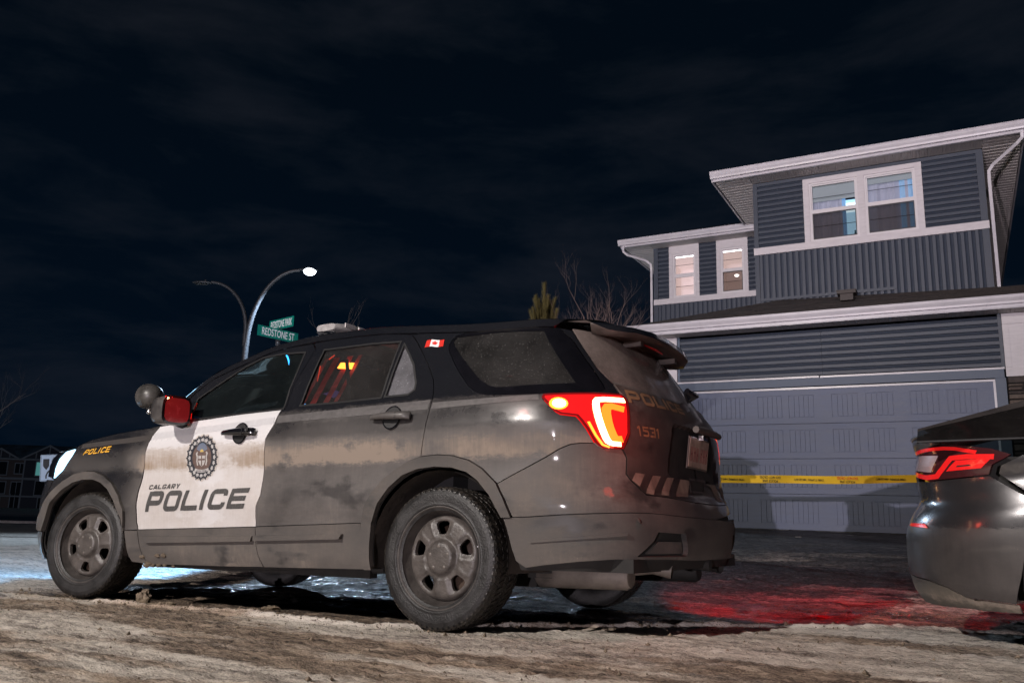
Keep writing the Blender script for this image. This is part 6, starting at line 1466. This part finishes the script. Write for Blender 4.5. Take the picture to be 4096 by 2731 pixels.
# ---------------------------------------------------------------- far row of houses and their kerb
m_fw=[M_('far_wall_navy',(.02,.03,.05),.8),M_('far_wall_brown',(.06,.058,.065),.8)]; m_ft=M_('far_trim',(.14,.19,.24),.7); m_fs=M_('snow_on_roof',(.06,.12,.17),.7,var=.85,vs=.30); m_fg=M_('dark_far_window',(.008,.012,.018),.2); m_fl=M_('dimly_lit_far_window',(.1,.3,.3),.4,emis=(.18,.62,.60),es=.28)
m_kerb=M_('snowy_concrete_kerb',(.30,.28,.28),.8,var=.4,vs=6,bump=.4,bs=30)
def far_house(x,y,ang,label,unit,lit):
    z=gzb(x,y)-.3; t_=empty('row_house',M=Matrix.Translation((x,y,z))@Matrix.Rotation(ang,4,'Z')); tag(t_,label,'house','row of dark townhouses across the street')
    W_=12.5; H=6.9
    B=lambda n,x0,x1,y0,y1,z0,z1,m,p=None:MB().box(x0,x1,y0,y1,z0,z1).build(n,m,p or t_)
    B('wall',0,W_*.45,0,9,0,H,m_fw[1]); B('wall',W_*.45,W_,-.25,9,0,H,m_fw[0])
    B('band',0,W_,-.32,-.26,4.05,4.35,m_ft); B('band',0,W_,-.32,-.26,1.75,1.95,m_ft); B('corner_trim',W_*.45-.1,W_*.45+.1,-.34,-.26,0,H,m_ft); B('corner_trim',-.1,.1,-.3,-.0,0,H,m_ft)
    b=MB(); b.poly([(-.6,-.7,H),(W_+.6,-.7,H),(W_+.6,4.5,H+2.1),(-.6,4.5,H+2.1)]); b.poly([(-.6,9.6,H),(W_+.6,9.6,H),(W_+.6,4.5,H+2.1),(-.6,4.5,H+2.1)]); b.build('roof',m_fs,t_)
    for gx,gw in((W_*.20,4.6),(W_*.70,6.8)):
        b=MB(); b.poly([(gx-gw/2,-.45,H),(gx+gw/2,-.45,H),(gx,-.45,H+gw*.27)]); b.build('gable',m_fw[0],t_)
        b=MB()
        for sg in(-1,1): b.poly([(gx+sg*(gw/2+.3),-.62,H-.05),(gx,-.62,H+gw*.27+.12),(gx,-.62,H+gw*.27-.14),(gx+sg*(gw/2+.3),-.62,H-.30)]); b.poly([(gx+sg*(gw/2+.3),-.62,H-.05),(gx,-.62,H+gw*.27+.12),(gx,3.2,H+gw*.27+.12),(gx+sg*(gw/2+.3),1.0,H)])
        for q in(-.25,0,.25): b.box(gx+q*gw-.07,gx+q*gw+.07,-.5,-.46,H,H+gw*.27*(1-abs(q)*2)-.1)
        b.box(gx-gw/2-.2,gx+gw/2+.2,-.6,-.46,H-.22,H+.0); b.build('gable_trim',m_ft,t_)
    for (wx,wz,ww,wh) in((1.2,4.7,2.1,1.7),(4.4,4.9,1.2,1.3),(7.2,4.7,2.6,1.75),(10.4,4.9,1.2,1.2),(1.4,2.2,2.0,1.5),(4.2,2.2,1.3,1.5),(7.4,2.1,2.4,1.8),(1.5,.2,1.4,1.6),(4.3,.2,1.1,2.0),(8.0,.3,1.8,1.4)):
        yy=-.05 if wx<W_*.45 else -.30
        f_=B('window',wx-.14,wx+ww+.14,yy-.05,yy,wz-.14,wz+wh+.14,m_ft); l_=(wx,wz) in lit
        B('pane',wx,wx+ww/2-.05,yy-.08,yy-.052,wz,wz+wh,m_fl if l_ else m_fg,f_); B('pane',wx+ww/2+.05,wx+ww,yy-.08,yy-.052,wz,wz+wh,m_fl if l_ else m_fg,f_)
fa=math.radians(-31); fd_=Vector((math.cos(fa),math.sin(fa)))
far_house(-71.5,113.5,fa*0+math.radians(6),'dark townhouse with one lit upstairs window, left of the keep right sign',1,{(7.2,4.7)})
far_house(-84.4,112.2,math.radians(6),'dark townhouse at the very left edge of the photo',2,set())
far_house(-58.6,114.9,math.radians(6),'dark townhouse behind the keep right sign and headlight',3,{(4.4,4.9)})
b=MB(); G=[]
for k in range(60):
    x=-60+k*1.6; y=52+.10*(x+36); z=gzb(x,y); G.append([(x,y-.35,z-.02),(x,y-.33,z+.14),(x,y,z+.16),(x,y+.02,z+.05),(x,y+6,z+.3),(x,y+30,z-.1)])
b.grid(G); o=b.build('far_pavement',m_kerb,fix=True); o['kind']='structure'
# stray litter of ice on the driveway
for k,(px,py,dd,lab) in enumerate(((5.3,13.0,.05,'small white lump of ice near the foot of the garage door'),(5.6,9.2,.09,'flat pale ice patch on the driveway nearer the sedan'),(4.35,12.6,.03,'tiny ice lump at the middle of the garage door'))):
    o=clod((px,py,gz(px,py)),dd,1.6,1,.25,60+k,m_icec,'ice_chunk'); tag(o,lab,'ice chunk')
# red light thrown on the ground by the far tail lamp
tp=MC@Vector((-.96,-1.00,1.02)); LT=lamp('right_tail_lamp_light','SPOT',tp,62,(1,.008,.020),.05,target=MC@Vector((-1.35,-1.95,-.1)),spot=106,blend=.22)
tq=MC@Vector((-1.10,.72,.95)); LT2=lamp('left_tail_lamp_light','POINT',tq+Vector((-.02,-.16,-.02)),2.6,(1,.10,.06),.06)
tr2=MC@Vector((-.45,.98,1.06)); LT3=lamp('marker_lamp_light','POINT',tr2+Vector((-.06,-.10,.03)),.2,(1,.05,.02),.03)
LH=lamp('headlamp_light','SPOT',MC@Vector((3.98,.72,.86)),620,(.22,.54,1),.08,target=MC@Vector((14,3.5,-.4)),spot=100,blend=.6)
LH2=lamp('headlamp_light','SPOT',MC@Vector((3.98,-.72,.86)),620,(.22,.54,1),.08,target=MC@Vector((14,-3.5,-.4)),spot=100,blend=.6)
